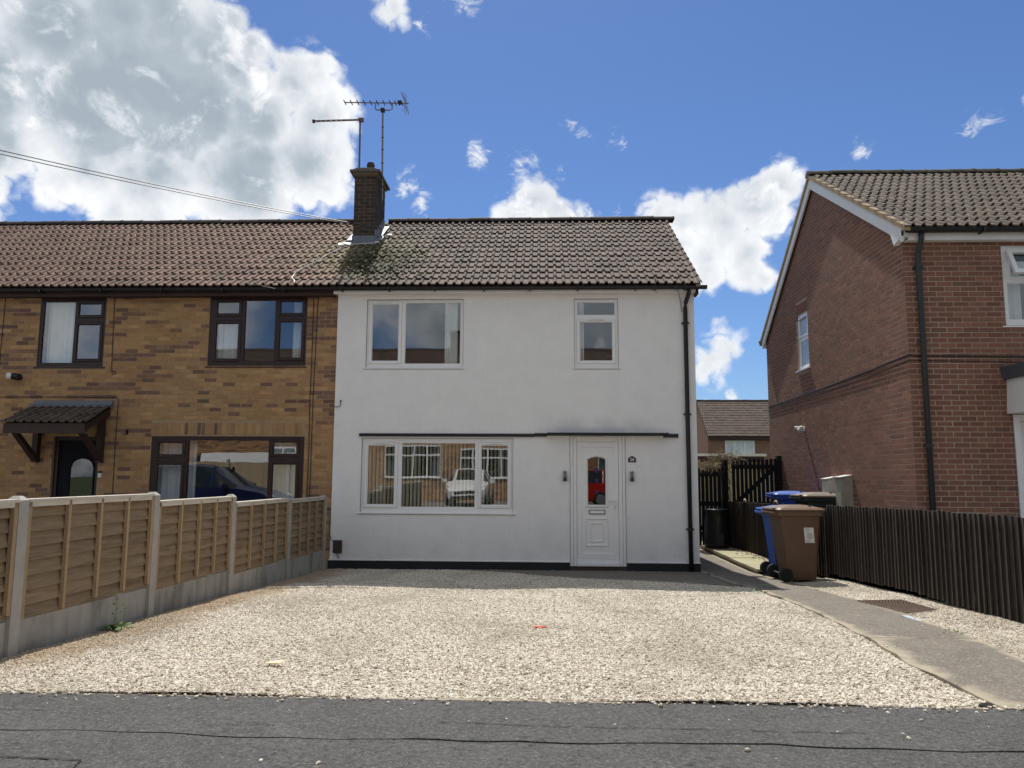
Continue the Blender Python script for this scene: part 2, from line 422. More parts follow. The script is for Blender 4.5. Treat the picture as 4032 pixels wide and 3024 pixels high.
# concrete path
pathm = mat('path_concrete', (.135, .116, .094), .9, .2, 2.5, bump=.7, bscale=170, bdist=.005)
m, n, b = nodes_of('path_concrete')
geo = n.n('ShaderNodeNewGeometry'); pos = geo.outputs['Position']
old = b.inputs['Base Color'].links[0].from_socket
at = n.n('ShaderNodeAttribute'); at.attribute_name = 'edge'
vo = n.n('ShaderNodeTexVoronoi'); vo.inputs['Scale'].default_value = 90; n.l(pos, vo.inputs['Vector'])
sp_ = n.n('ShaderNodeSeparateColor'); n.l(vo.outputs['Color'], sp_.inputs[0])
c = n.mix(n.math('MULTIPLY', n.ramp(sp_.outputs[0], .62, 1.0), .5), old, (.34, .31, .27))
ef = n.math('ADD', at.outputs['Fac'], n.math('MULTIPLY', n.math('SUBTRACT', n.noise(pos, 7, 6, .7), .5), .12))
c = n.mix(n.math('MULTIPLY', n.math('MULTIPLY', n.ramp(ef, .085, .01), n.ramp(n.noise(pos, 2.3, 4, .6), .30, .50)), .8), c, (.36, .315, .225))
n.l(c, b.inputs['Base Color'])
yard = mat('yard_concrete', (.20, .185, .165), .9, .2, 1.5, bump=.5, bscale=120)
edgem = mat('edging_mortar', (.27, .225, .165), .9, .3, 12, bump=.5)

# ------------------------------------------------------------------ mesh helpers
WL = {}


class MB:
    def __init__(s): s.v = []; s.f = []; s.m = []; s.mats = []
    def mi(s, m):
        if m not in s.mats: s.mats.append(m)
        return s.mats.index(m)
    def face(s, pts, m):
        i = len(s.v); s.v += [tuple(p) for p in pts]; s.f.append(tuple(range(i, i+len(pts)))); s.m.append(s.mi(m))
    def box(s, x0, x1, y0, y1, z0, z1, m, skip=''):
        i = len(s.v)
        s.v += [(x0, y0, z0), (x1, y0, z0), (x1, y1, z0), (x0, y1, z0), (x0, y0, z1), (x1, y0, z1), (x1, y1, z1), (x0, y1, z1)]
        k = s.mi(m)
        for nm, q in (('b', (3, 2, 1, 0)), ('t', (4, 5, 6, 7)), ('f', (0, 1, 5, 4)), ('k', (2, 3, 7, 6)), ('l', (3, 0, 4, 7)), ('r', (1, 2, 6, 5))):
            if nm in skip: continue
            s.f.append(tuple(i+a for a in q)); s.m.append(k)
    def bev(s, x0, x1, y0, y1, z0, z1, m, e=.006):
        """box with chamfered edges on the -Y side"""
        i = len(s.v)
        s.v += [(x0, y1, z0), (x1, y1, z0), (x1, y1, z1), (x0, y1, z1),
                (x0, y0+e, z0), (x1, y0+e, z0), (x1, y0+e, z1), (x0, y0+e, z1),
                (x0+e, y0, z0+e), (x1-e, y0, z0+e), (x1-e, y0, z1-e), (x0+e, y0, z1-e)]
        k = s.mi(m)
        for q in ((8, 9, 10, 11), (4, 5, 9, 8), (5, 6, 10, 9), (6, 7, 11, 10), (7, 4, 8, 11), (0, 1, 5, 4), (1, 2, 6, 5), (2, 3, 7, 6), (3, 0, 4, 7), (3, 2, 1, 0)):
            s.f.append(tuple(i+a for a in q)); s.m.append(k)
    def rings(s, rings, m, cap=True, closed=True):
        """loft equal-length rings"""
        i = len(s.v); n_ = len(rings[0]); k = s.mi(m)
        for r in rings: s.v += [tuple(p) for p in r]
        for a in range(len(rings)-1):
            for j in range(n_ if closed else n_-1):
                j2 = (j+1) % n_
                s.f.append((i+a*n_+j, i+a*n_+j2, i+(a+1)*n_+j2, i+(a+1)*n_+j)); s.m.append(k)
        if cap:
            s.f.append(tuple(i+j for j in reversed(range(n_)))); s.m.append(k)
            q = i+(len(rings)-1)*n_
            s.f.append(tuple(q+j for j in range(n_))); s.m.append(k)
    def tube(s, pts, r, m, n_=6, cap=True):
        pts = [Vector(p) for p in pts]; rr = []
        for a, p in enumerate(pts):
            t = (pts[min(a+1, len(pts)-1)] - pts[max(a-1, 0)]).normalized()
            ref = Vector((0, 0, 1)) if abs(t.z) < .9 else Vector((1, 0, 0))
            u = t.cross(ref).normalized(); w = u.cross(t)
            ra = r[a] if isinstance(r, (list, tuple)) else r
            rr.append([p + u*ra*math.cos(2*math.pi*j/n_) + w*ra*math.sin(2*math.pi*j/n_) for j in range(n_)])
        s.rings(rr, m, cap)
    def prism(s, poly, axis, a, b, m):
        """extrude a 2-D polygon along an axis: 'x' -> (y,z), 'y' -> (x,z), 'z' -> (x,y)"""
        def P(p, t):
            return {'x': (t, p[0], p[1]), 'y': (p[0], t, p[1]), 'z': (p[0], p[1], t)}[axis]
        s.rings([[P(p, a) for p in poly], [P(p, b) for p in poly]], m)
    def tri(s): return sum(len(f)-2 for f in s.f)
    def mesh(s, name, c=(0, 0, 0), smooth=False):
        me = bpy.data.meshes.new(name)
        c = Vector(c)
        me.from_pydata([(v[0]-c.x, v[1]-c.y, v[2]-c.z) for v in s.v], [], s.f)
        for mm in s.mats: me.materials.append(mm)
        me.polygons.foreach_set('material_index', s.m)
        if smooth: me.polygons.foreach_set('use_smooth', [True]*len(s.f))
        me.update()
        return me
    def obj(s, name, parent=None, smooth=False, c=None, kind=None, fix=False):
        if c is None:
            c = Vector([(min(v[i] for v in s.v)+max(v[i] for v in s.v))/2 for i in range(3)])
        me = s.mesh(name, c, smooth)
        if fix:
            import bmesh
            bm = bmesh.new(); bm.from_mesh(me); bmesh.ops.remove_doubles(bm, verts=bm.verts, dist=1e-5); bmesh.ops.recalc_face_normals(bm, faces=bm.faces); bm.to_mesh(me); bm.free()
        return place(name, me, c, parent, kind)


def place(name, me, loc, parent=None, kind=None, rot=None):
    o = bpy.data.objects.new(name, me); COL.objects.link(o)
    loc = Vector(loc)
    WL[o.name] = loc
    if parent is not None:
        o.parent = parent; o.location = loc - WL[parent.name]
    else:
        o.location = loc
    if rot is not None: o.rotation_euler = rot
    if kind: o['kind'] = kind
    return o


def thing(name, label, cat, loc=(0, 0, 0), group=None):
    o = bpy.data.objects.new(name, None); COL.objects.link(o)
    o.empty_display_size = .2
    o.location = loc; WL[o.name] = Vector(loc)
    return tag(o, label, cat, group)


def tag(o, label, cat, group=None):
    o['label'] = label; o['category'] = cat
    if group: o['group'] = group
    return o


def struct(o): o['kind'] = 'structure'; return o


def copy_thing(root, label):
    """a thing with copies of its parts and sub-parts"""
    def cp(o, par):
        c = o.copy(); COL.objects.link(c)
        if par is not None: c.parent = par
        WL[c.name] = WL.get(o.name, Vector())
        for ch in list(o.children): cp(ch, c)
        return c
    r = cp(root, None); r['label'] = label
    return r


def smoothz(o, ang=40):
    me = o.data
    me.polygons.foreach_set('use_smooth', [True]*len(me.polygons))
    return o


YS = [-60, -8.9, -8.0, -6.15, -4.3, -2.27, 0, 60]
ZS = [.345, .345, .33, .265, .2, .1, 0, 0]


def gz(y):
    for i in range(len(YS)-1):
        if y <= YS[i+1]:
            t = (y-YS[i])/(YS[i+1]-YS[i]); return ZS[i]+t*(ZS[i+1]-ZS[i])
    return 0.0


def proj(p):
    d = Vector(p)-CAM
    z = d.dot(fw)
    if z < .1: return None
    return (2016+3030*d.dot(r2)/z, 1512-3030*d.dot(u2)/z, z)


def inview(p, mgn=40):
    q = proj(p)
    return q is not None and -mgn < q[0] < 4032+mgn and -mgn < q[1] < 3024+mgn


# ================================================================== SETTING: ground, street
def sheet(name, x0, x1, ys, dz, m, nx=1, kind='structure', zf=gz):
    b = MB(); k = b.mi(m)
    xs = [x0+(x1-x0)*i/nx for i in range(nx+1)]
    for y in ys:
        for x in xs: b.v.append((x, y, zf(y)+dz))
    w = nx+1
    for j in range(len(ys)-1):
        for i in range(nx):
            b.f.append((j*w+i, j*w+i+1, (j+1)*w+i+1, (j+1)*w+i)); b.m.append(k)
    return b.obj(name, kind=kind)


def zs_street(y):
    """street section: our pavement, road, far pavement, far drives"""
    if y > -10.9: return gz(y)
    if y > -15.6: return .235
    if y > -17.2: return .345 + (-15.6-y)*.06
    return .44 if y > -30 else .44


sheet('ground', -400, 400, [-500, -60, -30, -15.6, -8.9, -8, -6.15, -4.3, -2.27, 0, 60, 500], -.13, lawn, zf=lambda y: gz(y) if y > -20 else .345)
sheet('road', -80, 80, [-15.55, -10.98], 0, tar, zf=lambda y: .235)
# kerbs
for nm, y0, y1 in (('kerb', -10.99, -10.87), ('kerb', -15.63, -15.52)):
    kb = MB()
    x = -40
    while x < 50:
        kb.box(x, x+.905, y0, y1, .1, .347, conc_board); x += .915
    struct(kb.obj(nm))
# footway in two bays with a meandering open joint between them
random.seed(3)
def joint_y(x): return -9.50 + .018*math.sin(x*1.7)+.012*math.sin(x*4.3+1)+.008*math.sin(x*11)-.012*(x-3)*.6
xs = [-14+i*.12 for i in range(300)]
jit = [random.uniform(-.006, .006) for _ in xs]
b = MB(); k = b.mi(tar); kd = b.mi(MATS['joint_dark'])
for x, j in zip(xs, jit):
    w = .0025+.004*abs(math.sin(x*2.3))+(.004 if x > 3 else 0)
    yj = joint_y(x)+j
    for y, z in ((-8.848+j*.3, .345), (-9.2, .346), (yj+w, .345), (yj+w*.8, .325), (yj-w*.8, .325), (yj-w, .344), (-10.2, .346), (-10.872, .345)):
        b.v.append((x, y, z))
for i in range(len(xs)-1):
    for j in range(7):
        a = i*8+j
        b.f.append((a, a+1, a+9, a+8)); b.m.append(kd if j == 3 else k)
pv = b.obj('pavement', kind='structure', fix=True)
# old trench cracks in the tarmac
b = MB()
for pts, w in (([(.7, -9.82), (1.2, -9.835), (1.64, -9.86), (1.66, -9.95), (1.60, -10.2)], .006), ([(3.1, -9.25), (3.7, -9.285), (4.4, -9.29), (5.0, -9.305), (5.5, -9.30)], .0035), ([(-1.4, -9.15), (-.4, -9.17), (.5, -9.16), (1.1, -9.18)], .003)):
    P = []
    for (xa, ya), (xb, yb_) in zip(pts[:-1], pts[1:]):
        for q in range(9): P.append((xa+(xb-xa)*q/9+random.uniform(-.004, .004), ya+(yb_-ya)*q/9+random.uniform(-.006, .006)))
    for (xa, ya), (xb, yb_) in zip(P[:-1], P[1:]):
        if random.random() < .12: continue
        d = Vector((xb-xa, yb_-ya)).normalized(); ww = w*random.uniform(.3, 1.1); nx_, ny_ = -d.y*ww, d.x*ww
        b.face([(xa-nx_, ya-ny_, .350), (xb-nx_, yb_-ny_, .350), (xb+nx_, yb_+ny_, .350), (xa+nx_, ya+ny_, .350)], MATS['joint_dark'])
b.obj('pavement_crack', kind='structure')
# far pavement and drives
sheet('far_pavement', -80, 80, [-22.6, -17.2, -15.62], 0, yard, zf=zs_street)
# edging strip between gravel and footway
b = MB()
x = -6.0
while x < 6.0:
    l = random.uniform(.8, 1.0); yy = -8.855+random.uniform(-.006, .006)
    b.box(x, x+l-.008, yy, yy+.042, .25, .3455+random.uniform(-.002, .003), edgem); x += l
struct(b.obj('edging'))

# ------------------------------------------------------------------ path and apron
def smooth_poly(pts, y):
    for i in range(len(pts)-1):
        (x0, y0), (x1, y1) = pts[i], pts[i+1]
        if (y0-y)*(y1-y) <= 0 and y0 != y1:
            t = (y-y0)/(y1-y0); t2 = t*t*(3-2*t)*.5+t*.5
            return x0+(x1-x0)*t2
    return pts[-1][0] if abs(y-pts[-1][1]) < abs(y-pts[0][1]) else pts[0][0]


LEFT = [(6.30, 9.0), (6.30, -.06), (6.30, -2.0), (6.41, -2.8), (6.37, -5.2), (6.26, -6.8), (6.10, -7.96), (6.14, -8.85)]
RIGHT = [(7.12, 9.0), (7.12, -.5), (7.20, -1.6), (7.21, -2.6), (7.205, -4.4), (7.205, -5.4), (7.16, -6.3), (7.10, -7.0), (7.00, -7.6), (6.86, -8.2), (6.72, -8.85)]


def path_bay(y0, y1):
    b = MB(); k = b.mi(pathm)
    ny = max(2, int((y0-y1)/.16)); nx = 10; ed = []
    for j in range(ny+1):
        y = y0+(y1-y0)*j/ny
        xl, xr = smooth_poly(LEFT, y), smooth_poly(RIGHT, y)
        xl += .012*math.sin(y*9)+random.uniform(-.006, .006); xr += random.uniform(-.012, .012)
        for i in range(-1, nx+2):
            t = min(1, max(0, i/nx)); x = xl+(xr-xl)*t
            z = gz(y)+.028-.004*abs(2*t-1)**3-.020*max(0, min(1, (-8.3-y)/.5))
            if i < 0 or i > nx: z -= .07
            b.v.append((x, y, z)); ed.append(min((x-xl)*(.55 if y < -6 else .9), xr-x) if j not in (0, ny) else 0.03)
    w = nx+3
    for j in range(ny):
        for i in range(w-1):
            a = j*w+i; b.f.append((a, a+w, a+w+1, a+1)); b.m.append(k)
    c = Vector((6.7, (y0+y1)/2, 0))
    me = b.mesh('path', c)
    at = me.attributes.new('edge', 'FLOAT', 'POINT'); at.data.foreach_set('value', ed)
    o = place('path', me, c, None, 'structure')
    return o


for y0, y1 in ((8.9, -2.4), (-2.412, -6.80), (-6.815, -8.85)): path_bay(y0, y1)
# concrete apron along the house front
AP = [(2.2, -.16), (3.2, -.62), (4.2, -1.5), (5.2, -1.95), (6.05, -2.3), (6.29, -2.6)]
b = MB(); k = b.mi(pathm); ed = []
nX = 40
for i in range(nX+1):
    x = 2.2+(6.296-2.2)*i/nX
    yf = -.2
    for a in range(len(AP)-1):
        if AP[a][0] <= x <= AP[a+1][0]:
            t = (x-AP[a][0])/(AP[a+1][0]-AP[a][0]); yf = AP[a][1]+t*(AP[a+1][1]-AP[a][1])
    for j in range(8):
        y = .0 + (yf-.0)*j/7
        b.v.append((x, y, gz(y)+.018)); ed.append(.25*(1-j/7)+.04)
for i in range(nX):
    for j in range(7):
        a = i*8+j; b.f.append((a, a+1, a+9, a+8)); b.m.append(k)
c = Vector((4, -1, 0)); me = b.mesh('concrete_apron', c)
at = me.attributes.new('edge', 'FLOAT', 'POINT'); at.data.foreach_set('value', ed)
place('concrete_apron', me, c, None, 'structure')

# ------------------------------------------------------------------ gravel: a bed with stones laid by geometry nodes
def stone_tree(dens, rmin, rmax):
    g = bpy.data.node_groups.new('gravel_stones', 'GeometryNodeTree')
    g.interface.new_socket('Geometry', in_out='INPUT', socket_type='NodeSocketGeometry')
    g.interface.new_socket('Geometry', in_out='OUTPUT', socket_type='NodeSocketGeometry')
    n = NT(g)
    gi = n.n('NodeGroupInput'); go = n.n('NodeGroupOutput')
    dp = n.n('GeometryNodeDistributePointsOnFaces', distribute_method='RANDOM')
    dp.inputs['Density'].default_value = dens; dp.inputs['Seed'].default_value = 5
    n.l(gi.outputs[0], dp.inputs['Mesh'])
    vs = []
    for sd_, sq in ((1, (1.25, .85, .62)), (4, (1.1, .95, .7)), (9, (1.4, .8, .55)), (13, (1.0, .9, .8))):
        ic = n.n('GeometryNodeMeshIcoSphere'); ic.inputs['Radius'].default_value = 1; ic.inputs['Subdivisions'].default_value = 2
        sp = n.n('GeometryNodeSetPosition')
        ps = n.n('GeometryNodeInputPosition')
        nz = n.n('ShaderNodeTexNoise'); nz.inputs['Scale'].default_value = 1.1; nz.inputs['Detail'].default_value = 1
        n.l(n.vmath('ADD', ps.outputs[0], (sd_*3.1, sd_*1.7, 0)), nz.inputs['Vector'])
        off = n.vmath('SCALE', n.vmath('SUBTRACT', nz.outputs['Color'], (.5, .5, .5)), scale=1.5)
        pos = n.vmath('MULTIPLY', n.vmath('ADD', ps.outputs[0], off), sq)
        n.l(ic.outputs[0], sp.inputs['Geometry']); n.l(pos, sp.inputs['Position'])
        sm = n.n('GeometryNodeSetMaterial'); sm.inputs['Material'].default_value = gm
        n.l(sp.outputs[0], sm.inputs[0])
        ti = n.n('GeometryNodeGeometryToInstance'); n.l(sm.outputs[0], ti.inputs[0])
        vs.append(ti)
    jn = n.n('GeometryNodeJoinGeometry')
    for t in vs: n.l(t.outputs[0], jn.inputs[0])
    ip = n.n('GeometryNodeInstanceOnPoints')
    n.l(dp.outputs['Points'], ip.inputs['Points']); n.l(jn.outputs[0], ip.inputs['Instance'])
    ip.inputs['Pick Instance'].default_value = True
    rv = n.n('FunctionNodeRandomValue', data_type='INT')
    rv.inputs[4].default_value = 0; rv.inputs[5].default_value = 3; rv.inputs['Seed'].default_value = 2
    n.l(rv.outputs[2], ip.inputs['Instance Index'])
    ro = n.n('FunctionNodeRandomValue', data_type='FLOAT_VECTOR')
    ro.inputs[0].default_value = (-.6, -.6, 0); ro.inputs[1].default_value = (.6, .6, 6.28); ro.inputs['Seed'].default_value = 3
    n.l(ro.outputs[0], ip.inputs['Rotation'])
    rs = n.n('FunctionNodeRandomValue', data_type='FLOAT')
    rs.inputs[2].default_value = 0; rs.inputs[3].default_value = 1; rs.inputs['Seed'].default_value = 4
    pw = n.math('POWER', rs.outputs[1], 2.2)
    n.l(n.math('MULTIPLY_ADD', pw, rmax-rmin, rmin), ip.inputs['Scale'])
    # heap them by a little random height
    tr = n.n('GeometryNodeTranslateInstances')
    rz = n.n('FunctionNodeRandomValue', data_type='FLOAT_VECTOR')
    rz.inputs[0].default_value = (0, 0, -.004); rz.inputs[1].default_value = (0, 0, .008); rz.inputs['Seed'].default_value = 8
    n.l(ip.outputs[0], tr.inputs[0]); n.l(rz.outputs[0], tr.inputs['Translation'])
    j2 = n.n('GeometryNodeJoinGeometry'); n.l(gi.outputs[0], j2.inputs[0]); n.l(tr.outputs[0], j2.inputs[0])
    n.l(j2.outputs[0], go.inputs[0])
    return g


def gravel_mesh(name, fl, fr, y0, y1, tree, bank=0.0):
    b = MB(); k = b.mi(gravel_bed)
    ny = int((y0-y1)/.2); nx = 24
    for j in range(ny+1):
        y = y0+(y1-y0)*j/ny
        xl, xr = fl(y), fr(y)
        for i in range(nx+1):
            x = xl+(xr-xl)*i/nx
            z = gz(y)+.012*math.sin(x*2.1+y*1.3)*math.sin(y*2.3)+random.uniform(-.004, .004)+.004
            if bank: z += bank*(i/nx)**2
            b.v.append((x, y, z))
    w = nx+1
    for j in range(ny):
        for i in range(nx):
            a = j*w+i; b.f.append((a, a+w, a+w+1, a+1)); b.m.append(k)
    o = b.obj(name, kind='stuff')
    md = o.modifiers.new('stones', 'NODES'); md.node_group = tree
    return o


def apron_front(x):
    for a in range(len(AP)-1):
        if AP[a][0] <= x <= AP[a+1][0]:
            t = (x-AP[a][0])/(AP[a+1][0]-AP[a][0]); return AP[a][1]+t*(AP[a+1][1]-AP[a][1])
    return -.02


def apron_left(y):      # right limit of the gravel where the apron begins
    if y < -2.6: return smooth_poly(LEFT, y)-.005
    for a in range(len(AP)-1):
        (x0, y0), (x1, y1) = AP[a], AP[a+1]
        if y1 <= y <= y0:
            return x0+(x1-x0)*(y0-y)/(y0-y1)
    return 2.2


tree = stone_tree(6600, .0055, .0128)
gr = gravel_mesh('gravel', lambda y: .0, apron_left, -.02, -8.84, tree)
tag(gr, 'cream gravel covering the whole front drive before the white house', 'gravel')
def fence_x(y): return 7.97+(.03 if y < -4 else 0)
gs = gravel_mesh('gravel', lambda y: smooth_poly(RIGHT, y)+.005, lambda y: fence_x(y)+.05, -1.2, -8.80, tree, bank=.03)
tag(gs, 'narrow strip of cream gravel between the path and dark fence', 'gravel')
# strays on the footway and path
random.seed(11)
b = MB()
import bmesh as _bm
def stone(b, x, y, z, r):
    i = len(b.v); k = b.mi(gm)
    q = [random.uniform(.75, 1.2) for _ in range(14)]
    a0 = random.uniform(0, 6.28); ca, sa = math.cos(a0), math.sin(a0)
    sx, sy, sz = r*random.uniform(1.0, 1.5), r*random.uniform(.75, 1), r*random.uniform(.6, .85)
    pts = [(0, 0, -1)]+[(math.cos(t*math.pi/3), math.sin(t*math.pi/3), -.35) for t in range(6)]+[(math.cos(t*math.pi/3+.5)*.8, math.sin(t*math.pi/3+.5)*.8, .55) for t in range(6)]+[(0, 0, 1)]
    for (px, py, pz), f in zip(pts, q):
        px, py, pz = px*sx*f, py*sy*f, pz*sz*f
        b.v.append((x+px*ca-py*sa, y+px*sa+py*ca, z+sz*.6+pz))
    F = [(0, 2, 1), (0, 3, 2), (0, 4, 3), (0, 5, 4), (0, 6, 5), (0, 1, 6)]
    for t in range(6):
        a, c = 1+t, 1+(t+1) % 6; d, e = 7+t, 7+(t+1) % 6
        F += [(a, c, d), (c, e, d), (d, e, 13)]
    for f in F: b.f.append(tuple(i+j for j in f)); b.m.append(k)
for _ in range(800):
    x = random.uniform(-1.5, 8); y = -8.80-abs(random.gauss(0, .06))
    stone(b, x, y, .345, random.uniform(.005, .013))
for _ in range(90):
    stone(b, random.uniform(-1, 8), random.uniform(-10.6, -8.95), .345, random.choice((.003, .004, .004, .005, .005, .006, .008, .012)))
for _ in range(60):
    y = random.uniform(-8.7, -2.2); t = random.random()
    t = t**3 if random.random() < .5 else 1-t**3
    x = smooth_poly(LEFT, y)*(1-t)+smooth_poly(RIGHT, y)*t
    stone(b, x, y, gz(y)+.026, random.uniform(.004, .011))
for _ in range(70):
    x = random.uniform(1.0, 6.2); stone(b, x, -random.uniform(.06, .22), .015, random.uniform(.005, .012))
o = b.obj('loose_stones', kind='stuff'); tag(o, 'loose cream stones scattered over the tarmac footway and concrete path', 'stones')

# raised mossy slabs beside the side path
pav = struct(bpy.data.objects.new('slab_walk', None)); COL.objects.link(pav); WL['slab_walk'] = Vector((0, 0, 0))
y = -.42; xl = 7.13
for i in range(6):
    b = MB(); L = .9
    for j in range(1):
        x0 = xl+.007*max(0, i-1)
        b.box(x0-.02, x0+.62, y, y+L-.012, .075+random.uniform(-.004, .004), .118+random.uniform(-.006, .006), slab_m)
    b.obj('slab', pav)
    y += L
b = MB()
y = -.40
while y < 4.6:
    b.box(xl+.005, xl+.1, y, y+.44, .0, .074, MATS['mortar_dark']); y += .45
b.box(xl+.02, xl+.6, -.40, -.30, 0, .074, MATS['mortar_dark'])
b.box(xl+.1, xl+.6, -.30, 4.8, 0, .07, MATS['mortar_dark'])
b.obj('bed', pav)
b = MB()
random.seed(21)
for _ in range(420):
    y = random.uniform(-.3, 4.0); x = xl+.62+random.gauss(0, .10)-.12*(random.random())
    if x > 7.9: continue
    z = .122 if x < xl+.6 else random.uniform(.06, .13)
    a = random.uniform(0, 6.28); l = random.uniform(.012, .035); w = l*.35
    dx, dy = math.cos(a), math.sin(a)
    b.face([(x-dx*l, y-dy*l, z+.002), (x+dy*w, y-dx*w, z+random.uniform(0, .015)), (x+dx*l, y+dy*l, z+.004), (x-dy*w, y+dx*w, z+random.uniform(0, .02))], litter_m)
tag(b.obj('leaf_litter', kind='stuff'), 'dry brown leaf litter along the mossy slabs by the fence', 'leaves')
# soil edge below the side fence
sheet('side_bed', 7.7, 8.05, [-1.2, -.5, 4.5], .05, litter_m, zf=lambda y: 0.0)
sheet('neighbour_path', 8.0, 8.9, [-8.8, -4, -2, 6], .0, yard, zf=lambda y: .25 if y > -3 else .3)
sheet('neighbour_drive', 8.9, 16, [-8.8, -4, -2.1], .0, yard, zf=lambda y: .3)

# ================================================================== BUILDERS: bricks, tiles, windows
def noise1(x, y, s=0):
    """cheap smooth value noise"""
    def h(i, j):
        r = math.sin(i*127.1+j*311.7+s*74.7)*43758.5453; return r-math.floor(r)
    i, j = math.floor(x), math.floor(y); u, v = x-i, y-j
    u, v = u*u*(3-2*u), v*v*(3-2*v)
    return (h(i, j)*(1-u)+h(i+1, j)*u)*(1-v)+(h(i, j+1)*(1-u)+h(i+1, j+1)*u)*v


def cut(a, b, holes):
    """interval a..b minus hole intervals"""
    out = [(a, b)]
    for h0, h1 in holes:
        nx = []
        for p, q in out:
            if h1 <= p or h0 >= q: nx.append((p, q))
            else:
                if p < h0: nx.append((p, h0))
                if h1 < q: nx.append((h1, q))
        out = nx
    return out


BM = {}


def brick_mesh(l, h, m):
    key = (round(l, 2), round(h, 3), m.name)
    if key not in BM:
        b = MB(); l2, h2, d, e = key[0]/2, h/2, .014, .0025
        # small chamfer keeps the arris soft
        b.v = [(-l2, .004, -h2), (l2, .004, -h2), (l2, .004, h2), (-l2, .004, h2),
               (-l2, -d+e, -h2), (l2, -d+e, -h2), (l2, -d+e, h2), (-l2, -d+e, h2),
               (-l2+e, -d, -h2+e), (l2-e, -d, -h2+e), (l2-e, -d, h2-e), (-l2+e, -d, h2-e)]
        k = b.mi(m)
        b.f = [(8, 9, 10, 11), (4, 5, 9, 8), (5, 6, 10, 9), (6, 7, 11, 10), (7, 4, 8, 11), (0, 1, 5, 4), (1, 2, 6, 5), (2, 3, 7, 6), (3, 0, 4, 7)]
        b.m = [0]*9
        BM[key] = b.mesh('brick')
    return BM[key]


def lay_bricks(parent, O, U, Nrm, u0, u1, z0, z1, holes, pick, extra=(), zclip=None, limit=300, keep=None, seed=1, pitch=.225, course=.075, name='brick', jt=.011, jit=.0015):
    """bricks on a plane: O origin, U along, Nrm outward. The largest in the picture are objects, the rest one mesh."""
    rnd = random.Random(seed)
    O, U, Nrm = Vector(O), Vector(U), Vector(Nrm)
    rz = math.atan2(U.y, U.x)
    L = []
    nc = int((z1-z0)/course)
    for c in range(nc):
        zb = z0+c*course; zt = zb+course-jt
        hs = [(a-.002, d+.002) for a, d, e, f in holes if e < zt-.01 and f > zb+.01]
        lo, hi = u0, u1
        if zclip:
            lo, hi = zclip(zt)
            lo, hi = max(lo, u0), min(hi, u1)
            if hi-lo < .05: continue
        x = u0-(pitch/2 if c % 2 else 0)
        while x < u1:
            a, d = max(x, lo), min(x+pitch-jt, hi)
            if d-a > .03:
                for p, q in cut(a, d, hs):
                    if q-p > .03: L.append(((p+q)/2, (zb+zt)/2, q-p, course-jt, c))
            x += pitch
    for e in extra: L.append(e)
    sc = []
    for i, (u, z, l, h, c) in enumerate(L):
        p = O+U*u+Vector((0, 0, z))
        if keep and not keep(u, z): continue
        if not inview(p): continue
        d = p-CAM
        sc.append((abs(d.dot(Nrm))*l*h/d.length**3, i))
    sc.sort(reverse=True)
    objs = set(i for _, i in sc[:limit])
    rest = MB()
    for i, (u, z, l, h, c) in enumerate(L):
        m = pick(u, z, rnd)
        p = O+U*u+Vector((0, 0, z))+Nrm*rnd.uniform(-jit, jit)
        if i in objs:
            me = brick_mesh(l, h, m)
            place(name, me, p, parent, rot=(0, 0, rz+rnd.uniform(-.004, .004)))
        else:
            f = Nrm*.014; l2, h2 = U*(l/2), Vector((0, 0, h/2)); bk = Nrm*-.004
            i0 = len(rest.v); k = rest.mi(m)
            rest.v += [tuple(p-l2-h2+f), tuple(p+l2-h2+f), tuple(p+l2+h2+f), tuple(p-l2+h2+f), tuple(p-l2-h2+bk), tuple(p+l2-h2+bk), tuple(p+l2+h2+bk), tuple(p-l2+h2+bk)]
            for q in ((0, 1, 2, 3), (4, 5, 1, 0), (5, 6, 2, 1), (6, 7, 3, 2), (7, 4, 0, 3)):
                rest.f.append(tuple(i0+a for a in q)); rest.m.append(k)
    if rest.v: rest.obj('brickwork', parent, kind='stuff')


def wall_front(b, x0, x1, z0, z1, y, holes, depth, m, mrev=None):
    """wall facing -Y with openings and reveals going back"""
    mrev = mrev or m
    X = sorted(set([x0, x1]+[h[0] for h in holes]+[h[1] for h in holes]))
    Z = sorted(set([z0, z1]+[h[2] for h in holes]+[h[3] for h in holes]))
    for i in range(len(X)-1):
        for j in range(len(Z)-1):
            cx, cz = (X[i]+X[i+1])/2, (Z[j]+Z[j+1])/2
            if any(h[0] < cx < h[1] and h[2] < cz < h[3] for h in holes): continue
            b.face([(X[i], y, Z[j]), (X[i+1], y, Z[j]), (X[i+1], y, Z[j+1]), (X[i], y, Z[j+1])], m)
    for a, c, e, f in holes:
        b.face([(a, y, e), (a, y, f), (a, y+depth, f), (a, y+depth, e)], mrev)
        b.face([(c, y, f), (c, y, e), (c, y+depth, e), (c, y+depth, f)], mrev)
        b.face([(a, y, f), (c, y, f), (c, y+depth, f), (a, y+depth, f)], mrev)
        b.face([(a, y, e), (a, y+depth, e), (c, y+depth, e), (c, y, e)], mrev)


TM = {}


